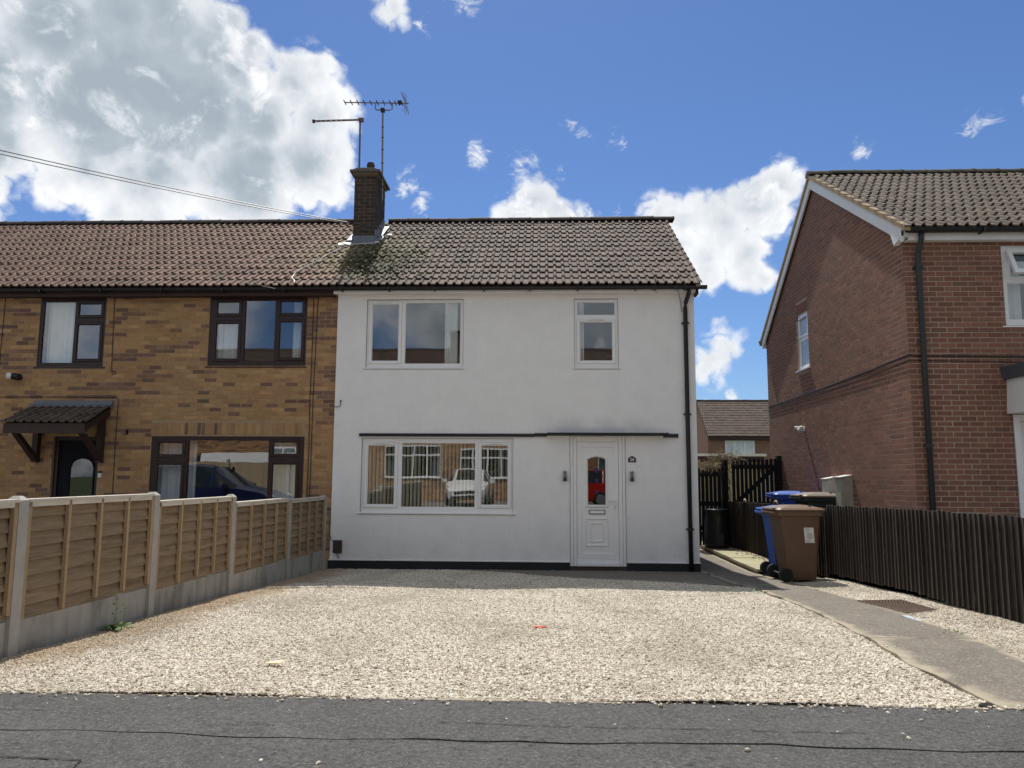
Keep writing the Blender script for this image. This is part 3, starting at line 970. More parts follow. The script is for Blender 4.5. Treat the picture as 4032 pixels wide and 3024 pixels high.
def tile_mesh(m, pitch=.15, rolls=2, roll_h=.037, L=.40, name='roof_tile', n=6):
    key = (m.name, rolls, L, n)
    if key in TM: return TM[key]
    pts = []
    for r in range(rolls):
        x = r*pitch
        pts += [(x, 0.004), (x+pitch*.50, 0.0), (x+pitch*.55, .003)]
        for i in range(n):
            a = math.pi*(i+.5)/n
            pts.append((x+pitch*.77-math.cos(a)*pitch*.195, .003+math.sin(a)*roll_h))
    pts.append((rolls*pitch-.003, .003))
    b = MB(); th = .021
    k = b.mi(m); w = len(pts)
    for y in (0, L):
        for x, z in pts: b.v.append((x, y, z))
    for x, z in pts: b.v.append((x, 0, z-th))
    for x, z in pts: b.v.append((x, .06, z-th))
    for i in range(w-1):
        b.f += [(i, i+1, w+i+1, w+i), (2*w+i, 2*w+i+1, i+1, i), (3*w+i, 3*w+i+1, 2*w+i+1, 2*w+i)]; b.m += [k]*3
    b.f.append((0, w, 3*w, 2*w)); b.m.append(k)
    b.f.append((w-1, 3*w-1, 4*w-1, 2*w-1)); b.m.append(k)
    me = b.mesh('roof_tile')
    me.polygons.foreach_set('use_smooth', [False]*len(me.polygons))
    TM[key] = (me, b)
    return TM[key]


def lay_tiles(parent, x0, ncol, eave, pitch_ang, rows, gauge, m, tw=.30, limit=300, seed=1, skip=None, face=-1, rolls=2, objects=True):
    """tiles on a slope that rises away from the eaves point eave=(y,z). face=-1: slope faces -Y, +1: faces +Y"""
    rnd = random.Random(seed)
    me, tb = tile_mesh(m, tw/rolls, rolls)
    ca, sa = math.cos(pitch_ang), math.sin(pitch_ang)
    tilt = math.atan2(.026, gauge)
    P = []
    for r in range(rows):
        s = r*gauge
        for c in range(ncol):
            x = x0+c*tw
            y = eave[0]-face*(-1)*0 + (s*ca)*(-face); z = eave[1]+s*sa
            if skip and skip(x, y, z): continue
            P.append((x, y, z))
    sc = []
    for i, p in enumerate(P):
        if inview((p[0]+.15, p[1], p[2])): sc.append(((Vector(p)-CAM).length, i))
    sc.sort()
    objs = set(i for _, i in sc[:limit]) if objects else set()
    rest = MB()
    for i, p in enumerate(P):
        a = pitch_ang-tilt+rnd.uniform(-.012, .012)
        dz = .038+rnd.uniform(-.003, .004)
        loc = Vector((p[0], p[1], p[2]))+Vector((0, face*sa, ca))*dz+Vector((0, (-face)*ca, sa))*rnd.uniform(-.006, .006)
        if i in objs:
            rot = (a, 0, rnd.uniform(-.006, .006)) if face < 0 else (a, 0, math.pi)
            if face > 0: loc.x += tw
            place('roof_tile', me, loc, parent, rot=rot)
        else:
            i0 = len(rest.v); k = rest.mi(m); cs, sn = math.cos(a), math.sin(a)
            for vx, vy, vz in tb.v:
                yy, zz = vy*cs-vz*sn, vy*sn+vz*cs
                if face < 0: rest.v.append((loc.x+vx, loc.y+yy, loc.z+zz))
                else: rest.v.append((loc.x+tw-vx, loc.y-yy, loc.z+zz))
            for f in tb.f: rest.f.append(tuple(i0+q for q in f)); rest.m.append(k)
    if rest.v: rest.obj('tile_field', parent, kind='stuff')


def ridge_tiles(parent, x0, x1, y, z, m, L=.45, r=.125, seed=3):
    rnd = random.Random(seed); x = x0
    b = MB(); rr = []
    for xx, rad in ((0, r), (L-.03, r), (L-.03, r+.008), (L, r+.008)):
        rr.append([(xx, -math.cos(math.pi*(.02+.96*j/10))*rad, math.sin(math.pi*(.02+.96*j/10))*rad*.85) for j in range(11)])
    b.rings(rr, m, cap=True, closed=False)
    me = b.mesh('ridge_tile', smooth=False)
    while x < x1-.05:
        place('ridge_tile', me, (x, y, z+rnd.uniform(-.006, .006)), parent, rot=(0, rnd.uniform(-.008, .008), rnd.uniform(-.01, .01)))
        x += L


def window(parent, rect, y, lights, m, fw_=.055, depth=.07, sill=None, gl=None, flip=None, name='window', bars=()):
    """window set in a wall facing -Y. rect x0,x1,z0,z1; lights: (x0,x1,z0,z1,opening) glass sizes; y = front face of the frame"""
    x0, x1, z0, z1 = rect
    gl = gl or glass
    b = MB()
    # the frame is the rect minus the lights, laid out as a grid of bars
    X = sorted(set([x0, x1]+[round(l[0]-(.052 if l[4] else 0), 4) for l in lights]+[round(l[1]+(.052 if l[4] else 0), 4) for l in lights]))
    H = [(l[0]-(.052 if l[4] else 0), l[1]+(.052 if l[4] else 0), l[2]-(.052 if l[4] else 0), l[3]+(.052 if l[4] else 0)) for l in lights]
    wall_front(b, x0, x1, z0, z1, y, H, depth, m)
    b.face([(x0, y+depth, z0), (x0, y, z0), (x0, y, z1), (x0, y+depth, z1)], m)
    b.face([(x1, y, z0), (x1, y+depth, z0), (x1, y+depth, z1), (x1, y, z1)], m)
    b.face([(x0, y, z1), (x1, y, z1), (x1, y+depth, z1), (x0, y+depth, z1)], m)
    w = b.obj(name, parent)
    for l in lights:
        a, c, e, f, op = l
        if op:
            s = MB(); q = .050; yo = y-.016
            for (p0, p1, r0, r1) in ((a-q, a, e-q, f+q), (c, c+q, e-q, f+q), (a, c, e-q, e), (a, c, f, f+q)):
                s.bev(p0+.0005, p1-.0005, yo, y+.05, r0+.0005, r1-.0005, m, .007)
            s.obj('sash', w)
            yp = y+.012
        else: yp = y+.022
        g = MB()
        bd = .010
        # glazing bead, then the sealed unit
        for (p0, p1, r0, r1) in ((a, a+bd, e, f), (c-bd, c, e, f), (a+bd, c-bd, e, e+bd), (a+bd, c-bd, f-bd, f)):
            g.box(p0, p1, yp-.008, yp+.004, r0, r1, m)
        g.obj('bead', w)
        p = MB(); p.face([(a+.004, yp, e+.004), (c-.004, yp, e+.004), (c-.004, yp, f-.004), (a+.004, yp, f-.004)], gl)
        p.obj('pane', w)
    if sill:
        s = MB(); sx0, sx1, st, sb, so = sill
        s.prism([(y+.02, st), (y-so, st-.012), (y-so, sb), (y-so+.02, sb), (y+.02, sb+.006)], 'x', sx0, sx1, m)
        s.obj('sill', w)
    return w


def vent(parent, x0, x1, z, y, m):
    b = MB(); b.bev(x0, x1, y-.014, y+.003, z-.009, z+.009, m, .004); return b.obj('trickle_vent', parent)


def curtain(name, label, x0, x1, z0, z1, y, m, folds=7, amp=.02, group=None):
    b = MB(); n_ = folds*6; k = b.mi(m)
    for i in range(n_+1):
        t = i/n_; x = x0+(x1-x0)*t
        yy = y+amp*math.sin(t*folds*2*math.pi)+amp*.4*math.sin(t*folds*5.1+1)
        for z in (z0, (z0+z1)/2, z1): b.v.append((x, yy*1.0, z))
    for i in range(n_):
        for j in range(2):
            a = i*3+j; b.f.append((a, a+3, a+4, a+1)); b.m.append(k)
    o = b.obj(name, smooth=True)
    return tag(o, label, 'curtain', group)


def gutter(parent, x0, x1, y, z, r=.058, m=None, brackets=()):
    m = m or black_gut
    b = MB()
    pr = [(y+r*math.cos(math.pi+math.pi*i/8), z+r*math.sin(math.pi+math.pi*i/8)*1.05) for i in range(9)]
    inn = [(y+(r-.006)*math.cos(2*math.pi-math.pi*i/8), z+(r-.006)*math.sin(2*math.pi-math.pi*i/8)*1.05) for i in range(9)]
    b.prism(pr+inn, 'x', x0, x1, m)
    o = b.obj('gutter', parent)
    for x in brackets:
        q = MB(); q.box(x-.014, x+.014, y-r-.006, y+r+.02, z-r*1.05-.012, z-r*1.05+.004, m); q.box(x-.014, x+.014, y-r-.010, y-r-.002, z-r-.01, z+.01, m)
        q.obj('bracket', o)
    return o


def pipe(parent, pts, r, m, clips=(), name='downpipe'):
    b = MB(); b.tube(pts, r, m, 10); o = b.obj(name, parent); smoothz(o)
    for x, y, z in clips:
        q = MB(); q.tube([(x, y, z-.022), (x, y, z+.022)], r+.008, m, 10); q.box(x-r-.03, x+r+.03, y+.01, y+.04, z-.012, z+.012, m)
        q.obj('pipe_clip', o)
    return o

# ================================================================== THE WHITE RENDERED HOUSE
PA = R(33.4)
EAVE = (-.30, 4.865)
RIDGE_Y = 3.22
RIDGE_Z = EAVE[1]+(RIDGE_Y-EAVE[0])*math.tan(PA)
def slope_z(y): return EAVE[1]+(y-EAVE[0])*math.tan(PA)

wh = thing('rendered_house', 'white rendered end of terrace house with a black plinth and brown tiled roof', 'house', (3.1, 0, 0))
W1 = (.522, 2.248, 3.482, 4.700); W2 = (4.19, 4.965, 3.482, 4.700); W3 = (.497, 3.137, .960, 2.240); DR = (4.116, 5.05, .09, 2.275)
holes = [W1, W2, W3, DR]
WX = 6.283
b = MB()
wall_front(b, 0.0, WX, .165, 4.83, 0.0, holes, .14, wallm)
zt = slope_z(0)
b.face([(WX, 0, .0), (WX, 6.75, .0), (WX, 6.75, 4.83), (WX, 0, 4.83)], wallm)
b.face([(WX, 0, 4.83), (WX, 6.75, 4.83), (WX, RIDGE_Y, RIDGE_Z-.05)], wallm)
b.face([(WX, 6.75, 0), (0, 6.75, 0), (0, 6.75, 4.83), (WX, 6.75, 4.83)], wallm)
b.face([(0, .04, 0), (0, 0, 0), (0, 0, 4.83), (0, .04, 4.83)], wallm)
wall_w = b.obj('wall', wh)
b = MB()   # bellmouth and black plinth
b.prism([(.002, .172), (-.014, .166), (-.014, .150), (.002, .150)], 'x', -.012, DR[0]-.01, wallm)
b.prism([(.002, .172), (-.014, .166), (-.014, .150), (.002, .150)], 'x', DR[1]+.01, WX+.012, wallm)
b.obj('render_bead', wh)
blk = MATS['black_paint']
b = MB()
b.box(-.03, DR[0]-.015, -.012, .05, -.05, .152, blk); b.box(DR[1]+.015, WX+.010, -.012, .05, -.05, .152, blk)
b.box(WX-.05, WX+.010, -.010, 6.7, -.05, .160, blk)
b.box(DR[0]-.012, DR[1]+.012, .0, .1, -.05, .082, MATS['brick_sooty_red'])
b.obj('plinth', wh)
b = MB()   # inside: floors, ceiling, partitions (kept dark by being a closed room)
for z in (.10, 2.42, 4.82):
    b.face([(.02, .13, z), (WX-.02, .13, z), (WX-.02, 6.7, z), (.02, 6.7, z)], inner_floor if z < 4 else inner)
for z in (2.40,):
    b.face([(.02, .13, z), (.02, 6.7, z), (WX-.02, 6.7, z), (WX-.02, .13, z)], inner)
b.face([(.02, 4.2, .1), (WX, 4.2, .1), (WX, 4.2, 4.8), (.02, 4.2, 4.8)], inner)
b.face([(.02, .13, .1), (.02, 4.2, .1), (.02, 4.2, 4.8), (.02, .13, 4.8)], inner)
b.face([(3.6, .145, .1), (3.6, 4.2, .1), (3.6, 4.2, 4.8), (3.6, .145, 4.8)], inner)
b.face([(WX-.02, .13, .1), (WX-.02, 4.2, .1), (WX-.02, 4.2, 4.8), (WX-.02, .13, 4.8)], inner)
b.obj('interior', wh)
# roof
b = MB()
e0, e1 = -.05, WX+.06
b.face([(e0, EAVE[0]+.03, EAVE[1]-.0), (e1, EAVE[0]+.03, EAVE[1]), (e1, RIDGE_Y, RIDGE_Z-.02), (e0, RIDGE_Y, RIDGE_Z-.02)], roof_felt)
b.face([(e0, RIDGE_Y, RIDGE_Z-.02), (e1, RIDGE_Y, RIDGE_Z-.02), (e1, 7.05, EAVE[1]), (e0, 7.05, EAVE[1])], tile_far)
# undercloak and bedded verge at the gable end
b.prism([(EAVE[0]+.0, EAVE[1]-.03), (RIDGE_Y, RIDGE_Z-.035), (RIDGE_Y, RIDGE_Z+.03), (EAVE[0], EAVE[1]+.035)], 'x', WX-.01, WX+.062, MATS['mortar_dark'])
roof_w = b.obj('roof', wh)
TW = .292
CH = (-.25, .20, 1.87, 2.78)
chskip = lambda x, y, z: (x+TW > CH[0]+.03 and x < CH[1]-.03 and y+.3 > CH[2]+.1 and y < CH[3]-.05)
lay_tiles(roof_w, -.05, 22, EAVE, PA, 13, .323, tile_grey, tw=TW, seed=2, skip=chskip)
ridge_tiles(roof_w, .22, WX+.09, RIDGE_Y, RIDGE_Z+.005, ridge_m)
random.seed(17)
b = MB(); mm = mat('moss', (.040, .042, .012), .95, .3, 20, rnd=.4)
mm2 = mat('lichen_crust', (.33, .27, .16), .95, .2, 20, rnd=.2)
for i in range(330):
    x = random.gauss(.55, .42); y = random.gauss(.75, .55)-.35*(x-.5)
    if not (-.25 < x < 1.9 and -.2 < y < 2.3) or (x < .3 and y > 1.8): continue
    r = random.uniform(.012, .042); z = slope_z(y)+.055+random.uniform(-.006, .02); m_ = mm if random.random() < .68 else mm2
    pts = [(x+r*math.cos(a)*random.uniform(.7, 1.2), y+r*math.sin(a)*.8, z+r*math.sin(a)*.5-.012) for a in (0, 1.05, 2.1, 3.14, 4.2, 5.25)]
    for q in range(6): b.face([pts[q], pts[(q+1) % 6], (x, y, z+r*.5)], m_)
b.obj('moss', roof_w, kind='stuff')
# fascia, gutter, downpipe
b = MB(); b.bev(-.05, WX+.055, -.14, -.118, 4.775, 4.885, upvc, .004); b.box(-.05, WX+.055, -.118, .0, 4.782, 4.80, upvc); b.obj('fascia', wh)
b = MB(); b.box(WX+.004, WX+.056, -.145, .10, 4.74, 4.93, brown_wood); b.obj('box_end', wh)
gutter(wh, -.09, 6.47, -.20, 4.872, brackets=(.12, .95, 1.75, 2.62, 3.42, 4.25, 5.25, 6.1))
pipe(wh, [(6.165, -.19, 4.83), (6.165, -.19, 4.76), (6.125, -.07, 4.60), (6.12, -.055, 4.52), (6.12, -.055, 2.6), (6.128, -.055, .03)], .038, black_gut,
     [(6.12, -.055, 4.25), (6.12, -.055, 2.66), (6.126, -.055, .72)])
# windows
fy = .035
w = window(wh, W1, fy, [(.617, 1.096, 3.595, 4.625, True), (1.205, 2.195, 3.545, 4.650, False)], upvc, sill=(.455, 2.300, 3.487, 3.455, .045))
vent(w, .70, .98, 4.655, fy-.018, upvc)
w = window(wh, W2, fy, [(4.245, 4.912, 4.410, 4.645, False), (4.290, 4.865, 3.597, 4.290, True)], upvc, sill=(4.135, 5.02, 3.487, 3.455, .045))
vent(w, 4.43, 4.72, 4.320, fy-.018, MATS['cream_panel'])
w = window(wh, W3, fy, [(.603, 1.080, 1.090, 2.118, True), (1.195, 2.480, 1.050, 2.160, False), (2.580, 3.048, 1.095, 2.122, True)], upvc, sill=(.438, 3.196, .968, .940, .055))
vent(w, .70, .98, 2.150, fy-.018, upvc); vent(w, 2.66, 2.94, 2.150, fy-.018, upvc)
sealant_and_sill_shade = mat('sealant_and_sill_shade', (.33, .32, .31), .8, .2, 15)
for q, zb_ in ((W1, 3.49), (W2, 3.49), (W3, .97)):
    b = MB(); g = .007
    for (p0, p1, r0, r1) in ((q[0], q[0]+g, zb_, q[3]), (q[1]-g, q[1], zb_, q[3]), (q[0]+g, q[1]-g, q[3]-g, q[3])):
        b.box(p0, p1, .012, .034, r0, r1, sealant_and_sill_shade)
    b.obj('sealant_and_sill_shade', wh)
b = MB()
for p in (DR[0]-.008, DR[1]): b.box(p, p+.008, -.012, .02, .10, DR[3], sealant_and_sill_shade)
for (p0, p1, z) in ((.455, 2.30, 3.451), (4.135, 5.02, 3.451), (.438, 3.196, .936)): b.box(p0+.03, p1-.03, -.006, .004, z-.008, z, sealant_and_sill_shade)  # grey strips under the sills are a painted shadow line; door beads are sealant
b.obj('sealant_and_sill_shade', wh)
# filler panels above the two upper windows
b = MB(); b.bev(W1[0]-.008, W1[1]+.002, -.010, .02, 4.702, 4.782, wallm, .004); b.bev(W2[0]-.006, W2[1]+.006, -.010, .02, 4.702, 4.782, wallm, .004); b.obj('filler_panel', wh)
# black trim board above the ground floor window, running on as a thin hood over the door
b = MB(); b.box(.455, 3.50, -.034, .004, 2.266, 2.320, blk); b.box(3.50, 3.72, -.034, .004, 2.272, 2.330, blk); b.obj('trim_board', wh)
hood = MB(); hood.box(3.72, 5.70, -.155, .004, 2.276, 2.292, white_paint); hood.box(3.72, 5.70, -.176, .004, 2.292, 2.334, blk); hood.box(3.72, 5.70, -.176, -.156, 2.280, 2.292, blk)
hood.box(5.70, 5.96, -.032, .004, 2.262, 2.326, blk); hood.box(5.72, 5.78, -.18, -.0, 2.268, 2.335, blk)
hood.obj('door_hood', wh)
# door
b = MB(); x0, x1, z0, z1 = DR
for (p0, p1, yy) in ((x0, x0+.045, -.022), (x0+.045, x0+.11, .0), (x1-.11, x1-.045, .0), (x1-.045, x1, -.022)):
    b.bev(p0+.001, p1-.001, yy, .09, z0, z1-.002, upvc, .006)
b.bev(x0+.11, x1-.11, .005, .09, z1-.09, z1-.002, upvc, .006)
b.bev(x0+.11, x1-.11, -.03, .09, z0, z0+.055, upvc, .006)
b.bev(x0+.11, x1-.11, .01, .09, z0+.055, z0+.115, upvc, .006)
door = b.obj('door_frame', wh)
L0, L1, Z0, Z1 = x0+.112, x1-.112, z0+.117, z1-.092       # leaf
def arch(xa, xb, zb, zs, rise, n_=10):
    pts = [(xa, zb), (xb, zb), (xb, zs)]
    for i in range(1, n_):
        t = i/n_; x = xb+(xa-xb)*t; pts.append((x, zs+rise*(1-(2*t-1)**2)))
    pts.append((xa, zs)); return pts
b = MB()
GA, GB, GZ0, GZS, GR = 4.419, 4.716, 1.115, 1.885, .040
S_ = .085
b.bev(L0, L0+S_, .022, .06, Z0, Z1, upvc, .005); b.bev(L1-S_, L1, .022, .06, Z0, Z1, upvc, .005)
b.bev(L0+S_, L1-S_, .022, .06, Z0, Z0+.10, upvc, .005); b.bev(L0+S_, L1-S_, .022, .06, Z1-.09, Z1, upvc, .005)
# infill panel with the arched opening: build as strips round the glass
pa, pb, pz0, pz1 = L0+S_, L1-S_, Z0+.10, Z1-.09
yv = .034
b.face([(pa, yv, pz0), (pb, yv, pz0), (pb, yv, GZ0), (pa, yv, GZ0)], upvc)
b.face([(pa, yv, GZ0), (GA, yv, GZ0), (GA, yv, GZS), (pa, yv, GZS)], upvc)
b.face([(GB, yv, GZ0), (pb, yv, GZ0), (pb, yv, GZS), (GB, yv, GZS)], upvc)
top = [(GA+(GB-GA)*i/10, GZS+GR*(1-(2*i/10-1)**2)) for i in range(11)]
b.face([(pa, yv, GZS), (GA, yv, GZS), (GA, yv, pz1), (pa, yv, pz1)], upvc); b.face([(GB, yv, GZS), (pb, yv, GZS), (pb, yv, pz1), (GB, yv, pz1)], upvc)
for (ax, az), (bx, bz) in zip(top[:-1], top[1:]):
    b.face([(ax, yv, az), (bx, yv, bz), (bx, yv, pz1), (ax, yv, pz1)], upvc)
leaf = b.obj('door_leaf', door)
# raised mouldings: arched surround and the lower panel
b = MB()
def loop_mould(b, pts, wdt, y_, h_, m):
    n_ = len(pts); cx = sum(p[0] for p in pts)/n_; cz = sum(p[1] for p in pts)/n_
    P4 = []
    for i, (x, z) in enumerate(pts):
        xp, zp = pts[i-1]; xn, zn = pts[(i+1) % n_]
        d1 = Vector((x-xp, z-zp)).normalized(); d2 = Vector((xn-x, zn-z)).normalized()
        nn = Vector((d1.y, -d1.x))+Vector((d2.y, -d2.x)); nn = nn/max(.2, nn.length_squared)*2
        P4.append([(x, y_, z), (x+nn.x*wdt*.3, y_-h_, z+nn.y*wdt*.3), (x+nn.x*wdt*.7, y_-h_, z+nn.y*wdt*.7), (x+nn.x*wdt, y_, z+nn.y*wdt)])
    k = b.mi(m); i0 = len(b.v)
    for q in P4: b.v += q
    for i in range(n_):
        j = (i+1) % n_
        for t in range(3):
            b.f.append((i0+i*4+t, i0+j*4+t, i0+j*4+t+1, i0+i*4+t+1)); b.m.append(k)
loop_mould(b, arch(GA, GB, GZ0, GZS, GR), .045, yv, .020, upvc)
loop_mould(b, [(4.395, .445), (4.735, .445), (4.735, .865), (4.395, .865)], .028, yv, .016, upvc)
loop_mould(b, [(4.470, .515), (4.662, .515), (4.662, .79), (4.470, .79)], .022, yv, .014, upvc)
b.obj('moulding', door)
b = MB(); b.face([(x, yv+.012, z) for x, z in arch(GA-.004, GB+.004, GZ0-.004, GZS, GR)], glass_dark); b.obj('glazing', door)
for i, (x, z) in enumerate(((4.567, 1.708), (4.569, 1.522), (4.571, 1.330))):
    b = MB(); mm = blue_glass if i == 0 else purple_glass
    b.prism([(x-.036, z), (x, z-.056), (x+.036, z), (x, z+.056)], 'y', yv+.004, yv+.011, mm); b.obj('glass_diamond', door)
b = MB()
for q in ((4.432, 4.441, .957, 1.029), (4.698, 4.707, .957, 1.029), (4.441, 4.698, .957, .965), (4.441, 4.698, 1.021, 1.029)):
    b.box(q[0], q[1], yv-.014, yv, q[2], q[3], MATS['black_paint'])
b.bev(4.441, 4.698, yv-.012, yv, .965, 1.021, upvc, .006); b.obj('letterbox', door)
b = MB(); b.bev(4.868, 4.896, .008, .024, 1.035, 1.235, upvc, .005); b.tube([(4.882, .012, 1.185), (4.882, -.03, 1.185), (4.865, -.036, 1.185), (4.775, -.036, 1.183)], .0095, upvc, 8)
b.box(4.878, 4.886, .004, .010, 1.065, 1.085, black_gut); b.obj('door_handle', door)

# chimney
b = MB()
cx0, cx1, cy0, cy1 = CH
CT = 7.80
b.box(cx0+.007, cx1-.007, cy0+.007, cy1-.007, 5.9, CT, MATS['mortar_dark'])
chim = b.obj('chimney', wh)
DZ = (6.28, CT-.03)
pk = lambda u, z, r: DARKB[0] if r.random() < .68 else DARKB[1]
for O, U, Nn, wd in (((cx0, cy0+.014, 0), (1, 0, 0), (0, -1, 0), cx1-cx0), ((cx1-.014, cy0, 0), (0, 1, 0), (1, 0, 0), cy1-cy0), ((cx0+.014, cy1, 0), (0, -1, 0), (-1, 0, 0), cy1-cy0), ((cx1, cy1-.014, 0), (-1, 0, 0), (0, 1, 0), cx1-cx0)):
    lay_bricks(chim, O, U, Nn, 0, wd, DZ[0]+.02, DZ[1], [], pk, seed=5, course=.0765, zclip=None)
b = MB(); b.box(cx0-.035, cx1+.035, cy0-.035, cy1+.035, CT-.03, CT+.012, MATS['mortar_dark'])
b.box(cx0-.085, cx1+.085, cy0-.085, cy1+.085, CT+.012, CT+.062, MATS['cap_stone'])
b.prism([(cx0-.06, CT+.068), (cx1+.06, CT+.068), (cx1-.06, CT+.11), (cx0+.06, CT+.11)], 'y', cy0-.05, cy1+.05, MATS['mortar_dark'])
b.obj('chimney_cap', chim)
def lathe(b, cx, cy, prof, m, n_=16):
    b.rings([[(cx+r*math.cos(2*math.pi*i/n_), cy+r*math.sin(2*math.pi*i/n_), z) for i in range(n_)] for r, z in prof], m)
b = MB(); lathe(b, .035, 2.05, [(.08, CT+.08), (.072, CT+.22), (.085, CT+.225), (.085, CT+.26), (.07, CT+.265), (.07, CT+.30)], ridge_m); b.obj('chimney_pot', chim)
# lead flashing: apron at the front, stepped sheets along the sides
b = MB()
ra = lambda y: slope_z(y)+.05
b.box(cx0-.02, cx1+.02, cy0-.012, cy0, ra(cy0)-.05, ra(cy0)+.13, lead)
b.face([(cx0-.09, cy0-.20, ra(cy0-.20)+.012), (cx1+.09, cy0-.20, ra(cy0-.20)+.012), (cx1+.05, cy0-.005, ra(cy0)+.02), (cx0-.05, cy0-.005, ra(cy0)+.02)], lead)
for sx, xx in ((1, cx1), (-1, cx0)):
    for i in range(5):
        y = cy0+i*.18
        z = ra(y)
        b.box(min(xx, xx+sx*.008), max(xx, xx+sx*.008), y, y+.19, z-.1, z+.17+.1, lead)
    b.face([(xx, cy0-.05, ra(cy0)+.02), (xx+sx*.11, cy0-.05, ra(cy0)+.025), (xx+sx*.11, cy1, ra(cy1)+.03), (xx, cy1, ra(cy1)+.03)], lead)
b.obj('flashing', chim)
b = MB()
random.seed(8)
for (x, y, w, l) in ((-.34, 1.76, .16, .10), (-.43, 1.70, .10, .07), (-.30, 1.92, .07, .12), (.30, 2.02, .09, .24), (.27, 1.84, .07, .16), (.42, 2.30, .10, .06)):
    z = slope_z(y)+.055
    pts = [(x+random.uniform(-.02, .02)+dx*w/2, y+dy*l/2, z+dy*l/2*math.tan(PA)+random.uniform(0, .03)) for dx, dy in ((-1, -1), (0, -1.2), (1, -.8), (1.1, .4), (.4, 1.1), (-.8, .9))]
    b.face(pts, white_paint); b.face([(p[0], p[1], p[2]-.02) for p in reversed(pts)], white_paint)
b.obj('mortar_patch', chim)

# things fixed to the white house
t = thing('house_number_plate', 'small black arched door number plate reading 26 beside the white door', 'number plate', (5.17, -.012, 1.835))
b = MB(); ax, bx, zb = 5.103, 5.238, 1.838
pts = [(ax, zb), (bx, zb), (bx, zb+.072)]+[(5.1705+.046*math.cos(R(a)), zb+.072+.034*math.sin(R(a))) for a in range(15, 170, 22)]+[(ax, zb+.072)]
b.prism(pts, 'y', -.008, .002, plate_blk); b.obj('plate', t)
b = MB(); pr = [(x+(x-5.1705)*.09, z+(z-zb-.05)*.09) for x, z in pts]; b.prism(pr, 'y', -.005, .001, white_paint); b.obj('plate_rim', t)
fc = bpy.data.curves.new('digits', 'FONT'); fc.body = '26'; fc.size = .078; fc.align_x = 'CENTER'; fc.extrude = .001; fc.offset = .0008
to = bpy.data.objects.new('digits', fc); COL.objects.link(to)
dg = bpy.context.evaluated_depsgraph_get(); me = bpy.data.meshes.new_from_object(to.evaluated_get(dg)); bpy.data.objects.remove(to)
me.materials.clear(); me.materials.append(white_paint); me.name = 'digits'
place('digits', me, (5.1705, -.0095, zb+.022), t, rot=(R(90), 0, 0))
def wall_lamp(x, z0, z1, label):
    t = thing('wall_lamp', label, 'wall light', (x, 0, z0), 'twin tube steel wall lamps beside the front door')
    b = MB()
    for dx in (-.019, .019): b.tube([(x+dx, -.055, z0), (x+dx, -.055, z1)], .0165, light_steel, 12)
    smoothz(b.obj('lamp_tube', t))
    b = MB(); b.box(x-.02, x+.02, -.045, .0, (z0+z1)/2-.03, (z0+z1)/2+.03, light_steel); b.box(x-.004, x+.004, -.06, -.03, z0+.004, z1-.004, black_gut); b.obj('lamp_bracket', t)
wall_lamp(4.024, 1.512, 1.682, 'steel twin tube wall lamp on the left of the white door')
wall_lamp(5.162, 1.512, 1.682, 'steel twin tube wall lamp under the house number plate')
t = thing('junction_box', 'small brown cable box low on the left corner of the white wall', 'junction box', (.138, -.06, .27))
b = MB(); b.bev(.066, .212, -.065, .0, .275, .488, cable, .008); b.obj('box_cover', t)
b = MB(); b.tube([(.064, -.02, .46), (.02, -.02, .50), (-.014, -.012, .60), (-.014, -.012, .9)], .006, cable); b.tube([(.13, -.03, .275), (.14, -.025, .22), (.175, -.02, .18)], .007, cable); b.obj('box_cable', t)
b = MB(); b.tube([(.0, -.02, 2.778), (.085, -.03, 2.782), (.113, -.045, 2.80), (.118, -.05, 2.862)], .007, cable); b.tube([(.118, -.05, 2.855), (.118, -.05, 2.895)], .014, cable)
tag(b.obj('hanging_hook', c=Vector((0.06, 0, 2.8))), 'small dark bent hook on the left edge of the white wall', 'hook')
def gutter_hook(x, z, label):
    b = MB(); b.box(x-.04, x+.04, -.275, -.262, z-.02, z+.055, black_gut)
    b.tube([(x+.01, -.268, z+.03), (x+.018, -.27, z+.16), (x+.045, -.28, z+.21), (x+.05, -.29, z+.26)], .006, cable)
    b.tube([(x+.0, -.268, z), (x+.03, -.27, z-.06), (x+.07, -.27, z-.045)], .004, cable)
    tag(b.obj('cable_bracket', c=Vector((x, -.26, z))), label, 'bracket', 'cable brackets on the gutter')
gutter_hook(5.56, 4.80, 'black cable bracket on the gutter between downpipe and small window')
gutter_hook(5.93, 4.81, 'black cable bracket on the gutter right beside the downpipe')
b = MB(); b.tube([(5.98, -.15, 4.80), (6.02, -.05, 4.76), (6.055, -.02, 4.60), (6.06, -.015, 4.45)], .005, cable)
tag(b.obj('drop_cable'), 'thin dark cable dropping from the gutter beside the downpipe', 'cable')
# blinds and curtains
t = thing('vertical_blind', 'cream vertical slat blind hanging in the ground floor window', 'blind', (1.82, .22, 1.0))
sm = MB(); sm.box(-.044, .044, -.0015, .0015, 0, 1.14, blind_m); me = sm.mesh('slat')
random.seed(4)
x = .56
while x < 3.08:
    place('slat', me, (x, .165, 1.02), t, rot=(0, 0, R(72+random.uniform(-4, 4)))); x += .0665
b = MB(); b.box(.53, 3.1, .145, .19, 2.165, 2.20, upvc); b.obj('head_rail', t)
curtain('curtain', 'white curtain gathered at the right of the large upper window', 1.90, 2.13, 3.50, 4.69, .15, net, 4, .022)
curtain('curtain', 'narrow white curtain edge at the left of the small upper window', 4.24, 4.37, 3.50, 4.69, .15, net, 2, .015)

